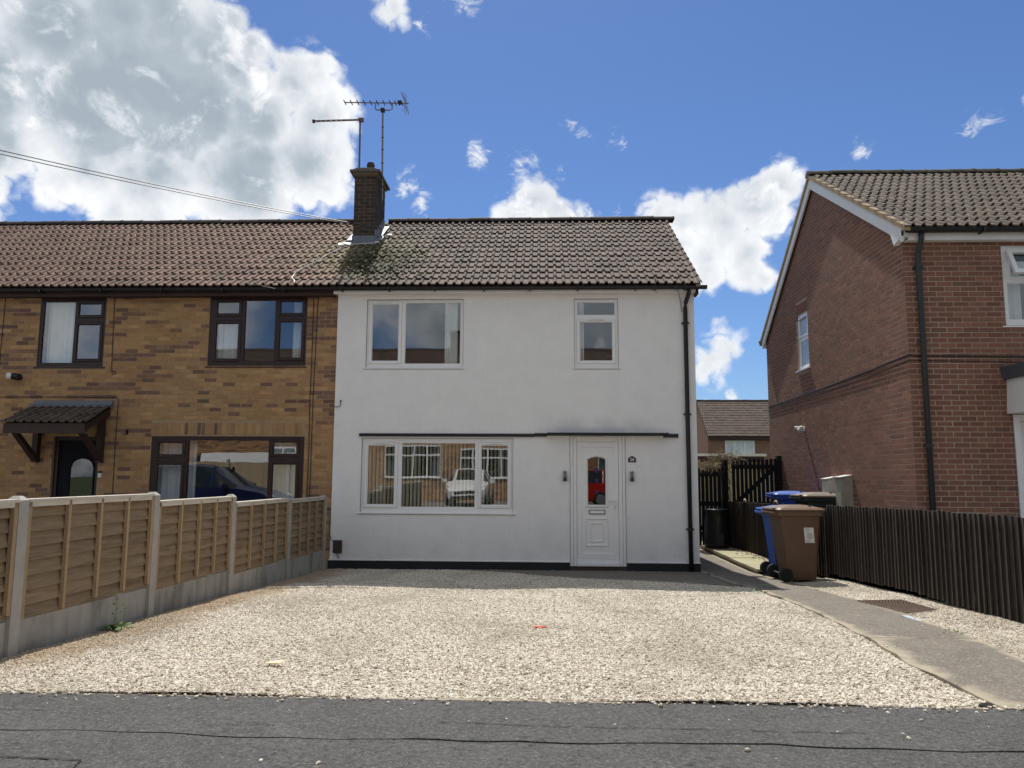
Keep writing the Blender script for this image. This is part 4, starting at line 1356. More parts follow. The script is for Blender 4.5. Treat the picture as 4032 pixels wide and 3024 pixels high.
# ================================================================== LEFT BRICK HOUSE
lh = thing('brick_house', 'buff brick terraced house with dark brown window frames and pinkish roof tiles', 'house', (-4.5, .05, 0))
V1 = (-5.455, -4.235, 3.500, 4.775); V2 = (-2.330, -.560, 3.505, 4.785); V3 = (-3.255, -.525, .70, 2.262); VD = (-5.03, -4.195, .02, 2.255)
lholes = [V1, V2, V3, VD]
b = MB()
wall_front(b, -10.0, -.001, -.1, 4.86, .0435, lholes, .14, mortar_buff)
b.face([(-10, 6.75, 0), (-.001, 6.75, 0), (-.001, 6.75, 4.83), (-10, 6.75, 4.83)][::-1], mortar_buff)
b.face([(-10, 6.75, 0), (-10, .05, 0), (-10, .05, 4.83), (-10, 6.75, 4.83)], mortar_buff)
lw = b.obj('wall', lh)
def pick_left(u, z, r):
    q = noise1(u*2.1+3, z*13.3, 1)*.62+noise1(u*.7, z*1.3, 2)*.38
    a = r.random()
    if q > .63 or a < .085: return BUFF[3] if a < .62 else BUFF[4]
    if q > .60: return BUFF[2] if a < .6 else BUFF[4]
    return BUFF[0] if a < .50 else (BUFF[1] if a < .80 else BUFF[2])
sold = [( -3.245+.0755*i, 2.392, .064, .208, 0) for i in range(36)]
lay_bricks(lw, (0, .054, 0), (1, 0, 0), (0, -1, 0), -9.0, -.004, .15, 4.86, lholes+[(-3.262, -.52, 2.26, 2.50)], pick_left, extra=[(u, z, l, h, c) for u, z, l, h, c in sold], keep=lambda u, z: z > 1.25, seed=9)
b = MB()
for z in (.10, 2.42, 4.80):
    b.face([(-9.9, .19, z), (-.02, .19, z), (-.02, 4.2, z), (-9.9, 4.2, z)], inner_floor if z < 4 else inner)
b.face([(-9.9, 4.2, .1), (-.02, 4.2, .1), (-.02, 4.2, 4.8), (-9.9, 4.2, 4.8)], inner)
for x in (-.02, -3.8, -9.9): b.face([(x, .19, .1), (x, 4.2, .1), (x, 4.2, 4.8), (x, .19, 4.8)], inner)
b.obj('interior', lh)
b = MB()
NL = 30
b.face([(-10, EAVE[0]+.03, EAVE[1]), (-.05, EAVE[0]+.03, EAVE[1]), (-.05, RIDGE_Y, RIDGE_Z-.02), (-10, RIDGE_Y, RIDGE_Z-.02)], roof_felt)
b.face([(-10, RIDGE_Y, RIDGE_Z-.02), (-.05, RIDGE_Y, RIDGE_Z-.02), (-.05, 7.05, EAVE[1]), (-10, 7.05, EAVE[1])], tile_far)
roof_l = b.obj('roof', lh)
lay_tiles(roof_l, -.05-NL*TW, NL, EAVE, PA, 13, .323, tile_pink, tw=TW, seed=4, skip=chskip)
ridge_tiles(roof_l, -9.0, -.26, RIDGE_Y, RIDGE_Z+.005, ridge_m, seed=6)
b = MB(); b.box(-10, -.055, -.13, -.105, 4.745, 4.885, brown_wood); b.box(-10, -.055, -.105, .04, 4.752, 4.77, brown_wood); b.obj('fascia', lh)
gutter(lh, -10, -.095, -.195, 4.872, brackets=(-.9, -2.0, -3.1, -4.2, -5.3, -6.4))
ly = .058
window(lh, V1, ly, [(-5.395, -4.815, 3.565, 4.695, False), (-4.752, -4.330, 4.445, 4.655, True), (-4.792, -4.318, 3.620, 4.275, False)][0:1]+[(-4.745, -4.335, 4.440, 4.650, True), (-4.745, -4.335, 3.640, 4.270, True)], brown_pvc, sill=(-5.50, -4.19, 3.507, 3.470, .03))
window(lh, V2, ly, [(-2.200, -1.800, 4.462, 4.675, True), (-2.200, -1.800, 3.640, 4.285, True), (-1.690, -1.140, 3.595, 4.710, False), (-1.050, -.650, 4.465, 4.680, True), (-1.050, -.650, 3.655, 4.310, True)], brown_pvc, sill=(-2.36, -.535, 3.512, 3.480, .03))
window(lh, V3, ly, [(-3.125, -2.700, 1.935, 2.150, True), (-3.125, -2.700, .88, 1.765, True), (-2.595, -1.155, .86, 2.200, False), (-1.075, -.662, 1.955, 2.165, True), (-1.075, -.662, .88, 1.780, True)], brown_pvc, sill=(-3.30, -.49, .708, .675, .04))
# front door under its tiled canopy
b = MB(); x0, x1, z0, z1 = VD
b.box(x0, x0+.07, .10, .18, z0, z1, brown_pvc); b.box(x1-.07, x1, .10, .18, z0, z1, brown_pvc); b.box(x0+.07, x1-.07, .10, .18, z1-.07, z1, brown_pvc)
ld = b.obj('door_frame', lh)
b = MB(); ga, gb, gz0, gzs = -4.735, -4.325, .95, 1.70
leaf_x0, leaf_x1 = x0+.07, x1-.07
b.face([(leaf_x0, .13, z0), (leaf_x1, .13, z0), (leaf_x1, .13, gz0), (leaf_x0, .13, gz0)], door_black)
b.face([(leaf_x0, .13, gz0), (ga, .13, gz0), (ga, .13, z1-.07), (leaf_x0, .13, z1-.07)], door_black)
b.face([(gb, .13, gz0), (leaf_x1, .13, gz0), (leaf_x1, .13, z1-.07), (gb, .13, z1-.07)], door_black)
tp = [(ga+(gb-ga)*i/12, gzs+.16*math.sqrt(max(0, 1-(2*i/12-1)**2))) for i in range(13)]
for (ax, az), (bx, bz) in zip(tp[:-1], tp[1:]): b.face([(ax, .13, az), (bx, .13, bz), (bx, .13, z1-.07), (ax, .13, z1-.07)], door_black)
b.obj('door_leaf', ld)
b = MB(); b.face([(ga, .14, gz0), (gb, .14, gz0)]+[(x, .14, z) for x, z in reversed(tp)], glass_dark); b.obj('glazing', ld)
b = MB(); loop_mould(b, [(ga, gz0), (gb, gz0)]+[(x, z) for x, z in reversed(tp)], .03, .13, .012, door_black); b.obj('moulding', ld)
# canopy
CX0, CX1 = -5.42, -4.02
cpa = math.atan2(.36, .74)
b = MB()
b.face([(CX0, -.70, 2.435), (CX1, -.70, 2.435), (CX1, .045, 2.79), (CX0, .045, 2.79)], brown_wood)
b.face([(CX0, .045, 2.77), (CX1, .045, 2.77), (CX1, -.70, 2.415), (CX0, -.70, 2.415)], brown_wood)
b.box(CX0, CX1, -.72, -.695, 2.265, 2.435, brown_wood)
b.prism([(-.69, 2.30), (-.69, 2.42), (.04, 2.77), (.04, 2.62)], 'x', CX0+.01, CX0+.035, brown_wood)
b.prism([(-.69, 2.30), (-.69, 2.42), (.04, 2.77), (.04, 2.62)], 'x', CX1-.035, CX1-.01, brown_wood)
can = b.obj('door_canopy', lh)
lay_tiles(can, CX0-.03, 5, (-.74, 2.43), cpa, 2, .34, tile_olive, tw=.292, seed=8)
b = MB(); b.box(CX0-.0, CX1+.03, .0, .04, 2.755, 2.885, lead); b.face([(CX0-.02, -.13, 2.765), (CX1+.03, -.13, 2.765), (CX1+.03, .0, 2.83), (CX0-.02, .0, 2.83)], lead); b.obj('flashing', can)
for xx in (-5.30, -4.145):
    b = MB(); b.box(xx-.05, xx+.05, -.06, .04, 1.79, 2.66, brown_wood)
    b.prism([(-.62, 2.27), (-.50, 2.27), (-.06, 1.93), (-.06, 1.82)], 'x', xx-.045, xx+.045, brown_wood)
    b.obj('bracket', can)
b = MB(); b.bev(-4.168, -4.112, .015, .04, 1.53, 1.605, white_paint, .004); b.box(-4.168, -4.112, .02, .04, 1.605, 1.645, black_gut)
tag(b.obj('doorbell'), 'small white and black doorbell beside the black arched door', 'doorbell')
t = thing('flood_light', 'dark round wall lamp with pale lens above the tiled door canopy', 'wall light', (-5.76, .04, 3.31))
b = MB(); b.tube([(-5.74, .04, 3.31), (-5.75, -.06, 3.31), (-5.80, -.10, 3.31)], [.06, .06, .055], black_gut, 12); b.obj('lamp_body', t)
b = MB(); b.tube([(-5.80, -.10, 3.31), (-5.86, -.135, 3.315)], [.055, .062], white_paint, 12); b.obj('lamp_lens', t)
b = MB(); b.box(-3.70, -3.685, -.02, .04, 2.29, 2.37, black_gut); b.tube([(-3.69, .02, 2.30), (-3.73, -.02, 2.285), (-3.75, -.02, 2.31)], .008, cable)
tag(b.obj('wall_hook'), 'small dark hook on the buff brick beside the door canopy', 'hook')
def wcable(pts, label, r=.0075, m=None, grp=None):
    b = MB(); b.tube(pts, r, m or cable, 5); tag(b.obj('wall_cable'), label, 'cable', grp)
yb = .034
wcable([(-.448, yb, 4.75), (-.446, yb, 3.6), (-.452, yb, 2.9), (-.44, yb, 1.9), (-.455, yb, .2)], 'left one of two brown cables beside the white wall edge')
wcable([(-.365, yb, 4.75), (-.372, yb, 4.70), (-.392, yb, 3.4), (-.398, yb, 2.9), (-.395, yb, 1.6), (-.41, yb, .2)], 'right one of two brown cables beside the white wall edge')
wcable([(-4.09, yb, 4.75), (-4.075, yb, 4.0), (-4.06, yb, 3.42), (-4.03, yb, 3.35), (-3.985, yb, 3.375), (-4.00, yb, 3.42), (-4.06, yb, 3.425)], 'brown cable with an end loop between the upper windows', .007)
wcable([(-6.12, yb, 4.75), (-6.13, yb, 3.8), (-6.12, yb, 2.95), (-5.0, yb, 2.955), (-3.93, yb, 2.945), (-3.895, yb, 2.90), (-3.90, yb, 2.2), (-3.885, yb, .3)], 'brown cable running above the door canopy then down the wall', .007)
curtain('curtain', 'net curtain behind the tall left pane of the far left window', -5.40, -4.82, 3.52, 4.72, .22, net, 6, .02)
curtain('curtain', 'pale curtain in the left pane of the three part upper window', -2.28, -1.80, 3.52, 4.40, .22, net, 5, .02)
curtain('curtain', 'pale curtain in the right pane of the three part upper window', -.86, -.60, 3.52, 4.72, .22, net, 4, .02)
curtain('curtain', 'white curtain at the left end of the brown ground floor window', -3.20, -2.52, .75, 2.22, .24, net, 6, .022)
curtain('curtain', 'white curtain at the right end of the brown ground floor window', -1.13, -.60, .75, 2.22, .24, net, 5, .022)

# ================================================================== RIGHT RED BRICK HOUSE
rh = thing('red_brick_house', 'red brown brick house with white bargeboards and gable window on the right', 'house', (8.88, -2.2, .2))
GX, FY, BY = 8.88, -2.20, 4.72
RY = 1.26
rE = (-2.50, 5.12); rPA = R(31.2)
rRZ = rE[1]+(RY-rE[0])*math.tan(rPA)
def rs(y): return rE[1]+(y-rE[0])*math.tan(rPA) if y < RY else rRZ-(y-RY)*(rRZ-4.84)/(BY+.05-RY)
RW = (10.27, 11.5, 3.77, 4.95); RD = (10.27, 11.25, .3, 2.49)
gw = (2.165, 2.825, 3.755, 4.905)       # u along the gable from the back corner, z
b = MB()
wall_front(b, GX+.0035, 14.6, 0, 5.08, FY+.0035, [RW, RD], .14, mortar_red)
# gable: build flat facing -Y then turn
q = MB()
wall_front(q, 0, BY-FY, 0, 4.80, 0, [gw[:3]+(4.80,)], .14, mortar_red)
i0 = len(b.v); k = b.mi(mortar_red)
for x, y, z in q.v: b.v.append((GX+.0035+y, BY-x, z))
for f in q.f: b.f.append(tuple(i0+a for a in f)); b.m.append(k)
gy0, gy1 = BY-gw[0], BY-gw[1]
b.face([(GX+.0035, y_, z_) for y_, z_ in ((FY, 4.80), (FY, rs(FY)-.05), (RY, rRZ-.06), (BY, 4.80), (gy0, 4.80), (gy0, gw[3]), (gy1, gw[3]), (gy1, 4.80))][::-1], mortar_red)
b.face([(GX+.0035, gy0, gw[3]), (GX+.0035, gy1, gw[3]), (GX+.14, gy1, gw[3]), (GX+.14, gy0, gw[3])], mortar_red)
b.face([(GX+.01, BY, 0), (14.6, BY, 0), (14.6, BY, 4.85), (GX+.01, BY, 4.85)][::-1], mortar_red)
b.face([(14.6, FY, 0), (14.6, BY, 0), (14.6, BY, 4.85), (14.6, RY, rRZ-.06), (14.6, FY, 4.85)], mortar_red)
rw = b.obj('wall', rh)
def pick_red(u, z, r):
    a = r.random()+.35*(noise1(u*.8, z*.8, 4)-.5)
    return RED[0] if a < .45 else (RED[1] if a < .78 else RED[2])
lay_bricks(rw, (GX, FY+.014, 0), (1, 0, 0), (0, -1, 0), 0, 2.6, .3, 5.03, [(RW[0]-GX, RW[1]-GX, RW[2], RW[3]), (RD[0]-GX, RD[1]-GX, RD[2], RD[3])], pick_red, keep=lambda u, z: z > 1.1, limit=150, seed=3, jt=.0125)
zc = lambda z: (max(0, BY-(RY+(rRZ-z)/(rRZ-4.84)*(BY+.05-RY))) if z > 4.7 else 0, min(BY-FY, BY-(rE[0]+(z-rE[1])/math.tan(rPA))) if z > 4.95 else BY-FY)
lay_bricks(rw, (GX+.014, BY, 0), (0, -1, 0), (-1, 0, 0), .004, BY-FY-.002, .3, 7.25, [(gw[0], gw[1], gw[2]-.045, 5.125)], pick_red, extra=[(gw[0]+.028+.0755*i, 5.015, .064, .205, 0) for i in range(9)], zclip=zc, keep=lambda u, z: z > 1.1, limit=150, seed=6, jt=.0125, jit=.0006)
b = MB()
b.face([(GX+.15, FY+.15, 2.6), (14.5, FY+.15, 2.6), (14.5, BY-.1, 2.6), (GX+.15, BY-.1, 2.6)], inner_floor)
b.face([(GX+.15, FY+.15, 2.58), (GX+.15, BY-.1, 2.58), (14.5, BY-.1, 2.58), (14.5, FY+.15, 2.58)], inner)
b.face([(GX+.15, FY+.15, 4.99), (GX+.15, BY-.1, 4.83), (14.5, BY-.1, 4.83), (14.5, FY+.15, 4.99)], inner)
b.face([(12.5, FY+.15, .1), (12.5, BY, .1), (12.5, BY, 5), (12.5, FY+.15, 5)], inner); b.face([(9.0, 1.2, .1), (14.5, 1.2, .1), (14.5, 1.2, 5), (9.0, 1.2, 5)], inner)
b.obj('interior', rh)
b = MB(); X0, X1 = GX-.10, 14.6
b.face([(X0, rE[0]+.03, rE[1]), (X1, rE[0]+.03, rE[1]), (X1, RY, rRZ-.02), (X0, RY, rRZ-.02)], roof_felt)
b.face([(X0, RY, rRZ-.02), (X1, RY, rRZ-.02), (X1, BY+.2, rs(BY+.2)), (X0, BY+.2, rs(BY+.2))], tile_far)
b.prism([(rE[0], rE[1]-.035), (RY, rRZ-.045), (BY+.2, rs(BY+.2)-.04), (BY+.2, rs(BY+.2)+.03), (RY, rRZ+.03), (rE[0], rE[1]+.04)], 'x', X0-.005, X0+.08, MATS['mortar_buff'])
rr_ = b.obj('roof', rh)
lay_tiles(rr_, GX-.10, 14, rE, rPA, 13, (math.hypot(RY-rE[0], rRZ-rE[1])-.03)/13, tile_olive, tw=.30, seed=12, skip=lambda x, y, z: x > 13.6)
ridge_tiles(rr_, GX-.11, 13.6, RY, rRZ+.005, MATS['ridge_lichen'], seed=14)
nb = 13
for i in range(nb):
    y = rE[0]+.12+(RY-rE[0]-.2)*i/nb; z = rs(y)
    b = MB(); b.tube([(X0+.0, y, z+.02), (X0-.012, y, z+.045), (X0-.012, y-.01, z+.085), (X0+.07, y+.03, z+.10)], .005, chrome, 5); b.obj('verge_clip', rr_)
b = MB()   # bargeboards of the gable
def strip(b, y0, z0, y1, z1, h, m): b.prism([(y0, z0), (y1, z1), (y1, z1-h), (y0, z0-h)], 'x', GX-.075, GX-.045, m); 
strip(b, -2.34, rs(-2.34)-.03, RY, rRZ-.035, .215, white_paint)
b.obj('bargeboard', rh)
b = MB(); strip(b, RY, rRZ-.037, BY+.06, rs(BY+.06)-.03, .20, white_paint); b.box(GX-.045, GX+.02, BY-.0, BY+.06, 4.60, 4.80, white_paint); b.obj('bargeboard', rh)
b = MB(); b.prism([(-2.34, 5.13), (-2.34, 5.06), (-2.09, 4.985), (-1.98, 5.22)], 'x', GX-.08, GX+.02, white_paint); b.obj('box_end', rh)
b = MB(); b.box(GX+.02, 14.6, -2.335, -2.31, 4.995, 5.10, white_paint); b.box(GX+.02, 14.6, -2.31, FY, 5.0, 5.015, white_paint); b.obj('fascia', rh)
gutter(rh, GX-.03, 14.6, -2.415, 5.15, r=.065, brackets=(9.9, 10.8))
gutter(rh, GX-.12, 14.6, BY+.16, 4.80, r=.05)
pipe(rh, [(9.06, -2.39, 5.08), (9.06, -2.39, 5.0), (9.06, -2.265, 4.82), (9.06, -2.26, 4.7), (9.06, -2.26, .3)], .038, mat('grey_pipe', (.03, .037, .04), .5, .1), [(9.06, -2.26, 3.53), (9.06, -2.26, 2.05), (9.06, -2.26, 4.62)])
w = window(rh, RW, FY+.03, [(10.40, 11.35, 4.49, 4.84, False), (10.335, 10.86, 3.855, 4.40, False), (10.93, 11.43, 3.855, 4.40, False)], upvc, sill=(10.22, 11.55, 3.775, 3.745, .04))
# the top light stands open
b = MB()
a_ = R(24)
for (p0, p1, r0, r1) in ((10.34, 10.40, -.43, 0), (11.35, 11.41, -.43, 0), (10.40, 11.35, -.06, 0), (10.40, 11.35, -.43, -.36)):
    pts = []
    for y_, z_ in ((0, r0), (0, r1), (.045, r1), (.045, r0)):
        yy = y_*math.cos(a_)+z_*math.sin(a_); zz = -y_*math.sin(a_)+z_*math.cos(a_)
        pts.append((FY-.015+yy, 4.89+zz))
    b.prism(pts, 'x', p0, p1, upvc)
b.face([(x, FY-.0+z_*math.sin(a_), 4.88+z_*math.cos(a_)) for x, z_ in ((10.40, -.36), (11.35, -.36), (11.35, -.06), (10.40, -.06))], glass)
b.obj('open_sash', w)
curtain('curtain', 'pale curtain in the partly hidden upper window of the red brick house', 10.36, 10.62, 3.80, 4.60, FY+.2, net, 3, .02)
# gable window, turned onto the gable wall
w = window(None, gw, .03, [(gw[0]+.10, gw[1]-.10, 4.46, 4.80, True), (gw[0]+.09, gw[1]-.09, 3.84, 4.34, False)], upvc, gl=frosted, sill=(gw[0]-.04, gw[1]+.04, 3.765, 3.735, .075))
c = WL[w.name].copy(); w.parent = rh; w.location = Vector((GX+c.y, BY-c.x, c.z))-WL[rh.name]; w.rotation_euler = (0, 0, R(-90))
# soldier bricks over the gable window
# porch hood and door at the picture edge
b = MB(); b.prism([(10.19, 2.50), (11.4, 2.50), (11.4, 2.58), (10.8, 3.02), (10.22, 3.02)][:], 'y', -2.75, FY-.003, white_paint)
hd = b.obj('porch_hood', rh)
b = MB(); b.prism([(10.13, 3.16), (10.17, 2.985), (10.22, 2.985), (10.85, 2.62), (10.95, 2.62), (10.95, 2.70), (10.5, 3.16)], 'y', -2.85, FY-.002, mat('hood_slate', (.075, .085, .10), .6, .15)); b.obj('hood_roof', hd)
b = MB(); b.bev(RD[0], RD[0]+.09, FY-.02, FY+.1, RD[2], RD[3], upvc, .006); b.bev(RD[1]-.09, RD[1], FY-.02, FY+.1, RD[2], RD[3], upvc, .006); b.bev(RD[0]+.09, RD[1]-.09, FY-.02, FY+.1, RD[3]-.09, RD[3], upvc, .006)
rd = b.obj('door_frame', rh)
b = MB(); b.bev(RD[0]+.09, RD[1]-.09, FY+.03, FY+.09, RD[2], RD[3]-.09, upvc, .01); b.obj('door_leaf', rd)
wcable([(14, FY-.012, 3.31), (10.4, FY-.012, 3.315), (9.12, FY-.012, 3.328), (8.99, FY-.012, 3.325), (GX-.012, FY-.012, 3.345), (GX-.012, -1.0, 3.30), (GX-.012, 1.4, 3.25), (GX-.012, 4.74, 3.225)], 'thick black cable slung round the red brick house below first floor', .012, black_gut)
wcable([(14, FY-.012, 3.22), (10.4, FY-.012, 3.235), (9.12, FY-.012, 3.262), (GX-.010, FY-.010, 3.265), (GX-.010, -1.0, 3.21), (GX-.010, 1.4, 3.165), (GX-.010, 4.74, 3.15)], 'thinner black cable just under the thick one on the red brick', .006, black_gut)
t = thing('security_light', 'small white security lamp on the red brick gable wall', 'wall light', (GX, 2.33, 2.55))
b = MB(); b.tube([(GX, 2.34, 2.56), (GX-.04, 2.34, 2.56)], .05, white_paint, 12); b.obj('lamp_base', t)
b = MB(); b.tube([(GX-.03, 2.34, 2.60), (GX-.07, 2.33, 2.58), (GX-.10, 2.315, 2.52)], [.035, .055, .06], meter_white, 12); b.tube([(GX-.04, 2.36, 2.60), (GX-.17, 2.40, 2.595)], [.02, .028], white_paint, 8); b.obj('lamp_head', t)
def meter(y0, y1, z0, z1, label, mm=None):
    mm = mm or meter_white
    t = thing('meter_box', label, 'meter box', (GX-.12, (y0+y1)/2, z0), 'utility meter boxes on the red brick gable')
    b = MB(); b.prism([(GX-.17, z0), (GX+.01, z0), (GX+.01, z1+.0), (GX-.17, z1-.035)], 'y', y0, y1, mm); b.obj('cabinet', t)
    b = MB(); b.box(GX-.182, GX-.17, y0+.03, y1-.03, z0+.03, z1-.06, mm); b.obj('cabinet_door', t)
    b = MB(); b.prism([(GX-.20, z1-.035), (GX+.01, z1+.004), (GX+.01, z1+.018), (GX-.20, z1-.02)], 'y', y0-.015, y1+.015, meter_white); b.obj('cabinet_lid', t)
meter(.70, .98, .55, 1.60, 'white meter box on the gable, farther one behind the blue bin')
meter(.04, .37, .55, 1.63, 'beige weathered meter box on the gable, nearer the street corner', mat('meter_beige', (.36, .335, .27), .7, .25, 6))

# ================================================================== LEFT FENCE: concrete posts, gravel boards, lap panels
lf = thing('panel_fence', 'low timber panel fence with grey concrete posts beside the gravel drive', 'fence', (0, -4, .2))
POSTS = [(-9.86, 1.43), (-7.96, 1.428), (-6.07, 1.420), (-4.22, 1.358), (-2.17, 1.257), (-.33, 1.256)]
RAIL = [1.405, 1.405, 1.335, 1.262, 1.238]
GB_ = [.585, .55, .485, .400, .355]
random.seed(15)
for y, zt in POSTS:
    b = MB(); z0 = gz(y)-.1; h = .052
    b.box(-.105, .0, y-h, y+h, z0, zt-.03, conc_post, skip='t')
    b.rings([[(-.105, y-h, zt-.03), (0, y-h, zt-.03), (0, y+h, zt-.03), (-.105, y+h, zt-.03)], [(-.075, y-.02, zt), (-.03, y-.02, zt), (-.03, y+.02, zt), (-.075, y+.02, zt)]], conc_post)
    b.obj('concrete_post', lf)
for i in range(5):
    y0, y1 = POSTS[i][0]+.054, POSTS[i+1][0]-.054
    b = MB(); b.prism([(y0, gz(y0)-.12), (y1, gz(y1)-.12), (y1, GB_[i]-.012), (y0, GB_[i]+.012)], 'x', -.072, -.030, conc_board); b.obj('gravel_board', lf)
    pn = thing('fence_panel', '', 'x', (-.05, (y0+y1)/2, RAIL[i]-.4)); del pn['label']; del pn['category']
    pn.parent = lf; pn.location = Vector((-.05, (y0+y1)/2, RAIL[i]-.4))-WL[lf.name]
    zb, zt = GB_[i]+.015, RAIL[i]-.015
    nb = 8; st = (zt-zb)/nb
    for j in range(nb):
        z = zb+j*st
        b = MB()
        wob = random.uniform(-.006, .006)
        b.prism([(-.050, z-.012), (-.030, z-.012), (-.060, z+st+.012), (-.066, z+st+.012)], 'y', y0, y1, lap)
        # a wavy lower edge
        o = b.obj('lap_board', pn)
        o.rotation_euler.x = random.uniform(-.003, .003)
    for tt in (0, .27, .52, .76, 1):
        yy = y0+.02+(y1-y0-.04)*tt; w_ = .016 if 0 < tt < 1 else .019
        b = MB(); b.box(-.034, -.004, yy-w_, yy+w_, zb+random.uniform(0, .02), zt+.0, batten)
        b.obj('batten', pn)
    b = MB(); b.box(-.095, .004, y0, y1, RAIL[i]-.020, RAIL[i], railwood); b.box(-.04, -.004, y0, y1, RAIL[i]-.055, RAIL[i]-.020, railwood); b.obj('capping_rail', pn)
# left neighbour's ground
sheet('neighbour_garden', -30, -.075, [-8.8, -6.15, -4.3, -2.27, 0.04], -.02, yard)

# ================================================================== RIGHT FENCE: dark vertical boards
rf = thing('board_fence', 'dark stained vertical board fence along the right of the path', 'fence', (7.98, -5, .25))
rf2 = thing('board_fence', 'lower dark board fence running from the bins back to the gate', 'fence', (7.85, 1.3, .1))
random.seed(31)
def boards(root, pts, step=.098):
    """pts: (x, y, base z, top z) polyline"""
    for (xa, ya, ba, ta), (xb, yb_, bb, tb_) in zip(pts[:-1], pts[1:]):
        d = Vector((xb-xa, yb_-ya, 0)); L = d.length; d.normalize(); nrm = Vector((-d.y, d.x, 0))    # towards -X when running +Y
        if nrm.x > 0: nrm = -nrm
        n_ = int(L/step)
        for i in range(n_):
            t = (i+.5)/n_; c = Vector((xa+(xb-xa)*t, ya+(yb_-ya)*t, 0)); w = step*.56+random.uniform(-.003, .003)
            z0 = ba+(bb-ba)*t+random.uniform(-.012, .012); z1 = ta+(tb_-ta)*t+random.uniform(-.009, .009)
            f0, f1 = random.uniform(.024, .036), random.uniform(.002, .006)
            P = [c-d*w+nrm*f0, c+d*w+nrm*f1, c+d*w-nrm*.006, c-d*w-nrm*.004]
            b = MB()
            b.rings([[(p.x, p.y, z0+(.006 if k in (0, 3) else 0)) for k, p in enumerate(P)], [(p.x+random.uniform(-.004, .004), p.y, z1) for p in P]], stained)
            b.obj('board', root)
boards(rf, [(8.0, -9.6, .37, 1.262), (8.0, -6.0, .275, 1.243), (7.985, -3.7, .262, 1.226), (7.97, -1.25, .15, 1.172)])
boards(rf2, [(7.965, -1.24, .10, 1.125), (7.90, .9, .07, 1.118), (7.66, 3.85, .06, 1.075)])
for root, yy in ((rf, (-9, -6.9, -4.6, -2.2)), (rf2, (-.6, 1.2, 3.2))):
    for y in yy:
        x = (8.055 if root is rf else 8.02-.06*max(0, y)-.03)
        b = MB(); b.box(x-.02, x+.06, y-.04, y+.04, 0, 1.15 if root is rf else 1.05, stained); b.obj('post', root)
b = MB(); b.prism([(-9.6, .62), (-1.25, .50), (-1.25, .57), (-9.6, .70)], 'x', 8.012, 8.045, stained); b.prism([(-9.6, 1.08), (-1.25, 1.0), (-1.25, 1.07), (-9.6, 1.15)], 'x', 8.012, 8.045, stained); b.obj('arris_rail', rf)
for i, (y, x) in enumerate(((2.65, 7.74), (1.05, 7.885))):
    b = MB(); z = 1.10 if i == 0 else 1.12
    b.tube([(x, y-.10, z), (x, y-.07, z+.035), (x, y, z+.05), (x, y+.07, z+.035), (x, y+.10, z)], [.012, .018, .02, .018, .012], tanboard, 6)
    b.obj('rail_end', rf2)

# ================================================================== GATE, PLANTER BIN, SHED, CLIMBER
gy = 3.9
gt = thing('slatted_gate', 'tall dark slatted gate with a diagonal brace beside the gable', 'gate', (8.3, gy, .1))
random.seed(41)
for i in range(11):
    x = 7.80+i*.0915; b = MB(); b.box(x, x+.068, gy, gy+.02, .16+random.uniform(0, .02), 2.0+random.uniform(-.012, .012), gatewood); b.obj('slat', gt)
for z in (.42, 1.02, 1.83):
    b = MB(); b.box(7.80, 8.78, gy+.021, gy+.06, z-.05, z+.05, gatewood); b.obj('rail', gt)
b = MB(); b.rings([[(7.82, gy-.022, 1.06), (7.82, gy-.002, 1.06), (7.95, gy-.002, 1.06), (7.95, gy-.022, 1.06)], [(8.63, gy-.022, 1.79), (8.63, gy-.002, 1.79), (8.77, gy-.002, 1.79), (8.77, gy-.022, 1.79)]], gatewood); b.obj('brace', gt)
b = MB(); b.box(8.775, 8.872, gy-.03, gy+.07, .05, 2.07, gatewood); b.obj('post', gt)
fp = thing('slatted_screen', 'shorter dark slatted screen between the white house and the gate post', 'screen', (7.1, gy, .1))
for i in range(8):
    x = 6.86+i*.088; b = MB(); b.box(x, x+.072, gy, gy+.02, .12, 1.79+random.uniform(-.015, .012), gatewood); b.obj('slat', fp)
for z in (.5, 1.02, 1.66):
    b = MB(); b.box(6.84, 7.56, gy+.021, gy+.06, z-.05, z+.05, gatewood); b.obj('rail', fp)
b = MB(); b.box(7.565, 7.70, gy-.05, gy+.09, .05, 1.98, gatewood); b.obj('post', fp)
cl = MB()
random.seed(51)
for _ in range(320):
    t = random.random()
    if t < .6: x, z = 7.66+random.gauss(0, .15), 2.04+random.gauss(0, .06)
    else: x, z = 7.30+random.gauss(0, .17), 1.85+random.gauss(0, .04)
    p = Vector((x, gy+random.gauss(0, .08), z)); pts = [p]
    d = Vector((random.gauss(0, 1), random.gauss(0, .5), random.gauss(0, .45))).normalized()
    for s in range(4):
        d = (d+Vector((random.gauss(0, .5), random.gauss(0, .4), random.gauss(-.1, .5)))).normalized(); pts.append(pts[-1]+d*.055)
    cl.tube(pts, [.005, .0045, .004, .003, .002], vine_m, 3, cap=False)
for _ in range(90):
    x = 7.66+random.gauss(0, .075); z = random.uniform(.7, 1.95); pts = [Vector((x, gy-.06+random.gauss(0, .03), z))]
    for s in range(4): pts.append(pts[-1]+Vector((random.gauss(0, .03), random.gauss(0, .015), -.06)))
    cl.tube(pts, .004, gatewood, 3, cap=False)
tag(cl.obj('dead_climber'), 'tangle of dry climbing stems heaped over the gate post', 'climber')
t = thing('compost_bin', 'black plastic compost bin standing in the shade before the slatted screen', 'compost bin', (7.33, 3.45, .12))
b = MB(); lathe(b, 7.34, 3.45, [(.25, .12), (.27, .2), (.26, .55), (.235, .88), (.25, .885), (.25, .915), (.22, .93)], black_gut, 20); smoothz(b.obj('bin_body', t))
b = MB(); b.box(7.26, 7.42, 3.17, 3.20, .16, .42, black_gut); b.obj('hatch', t)
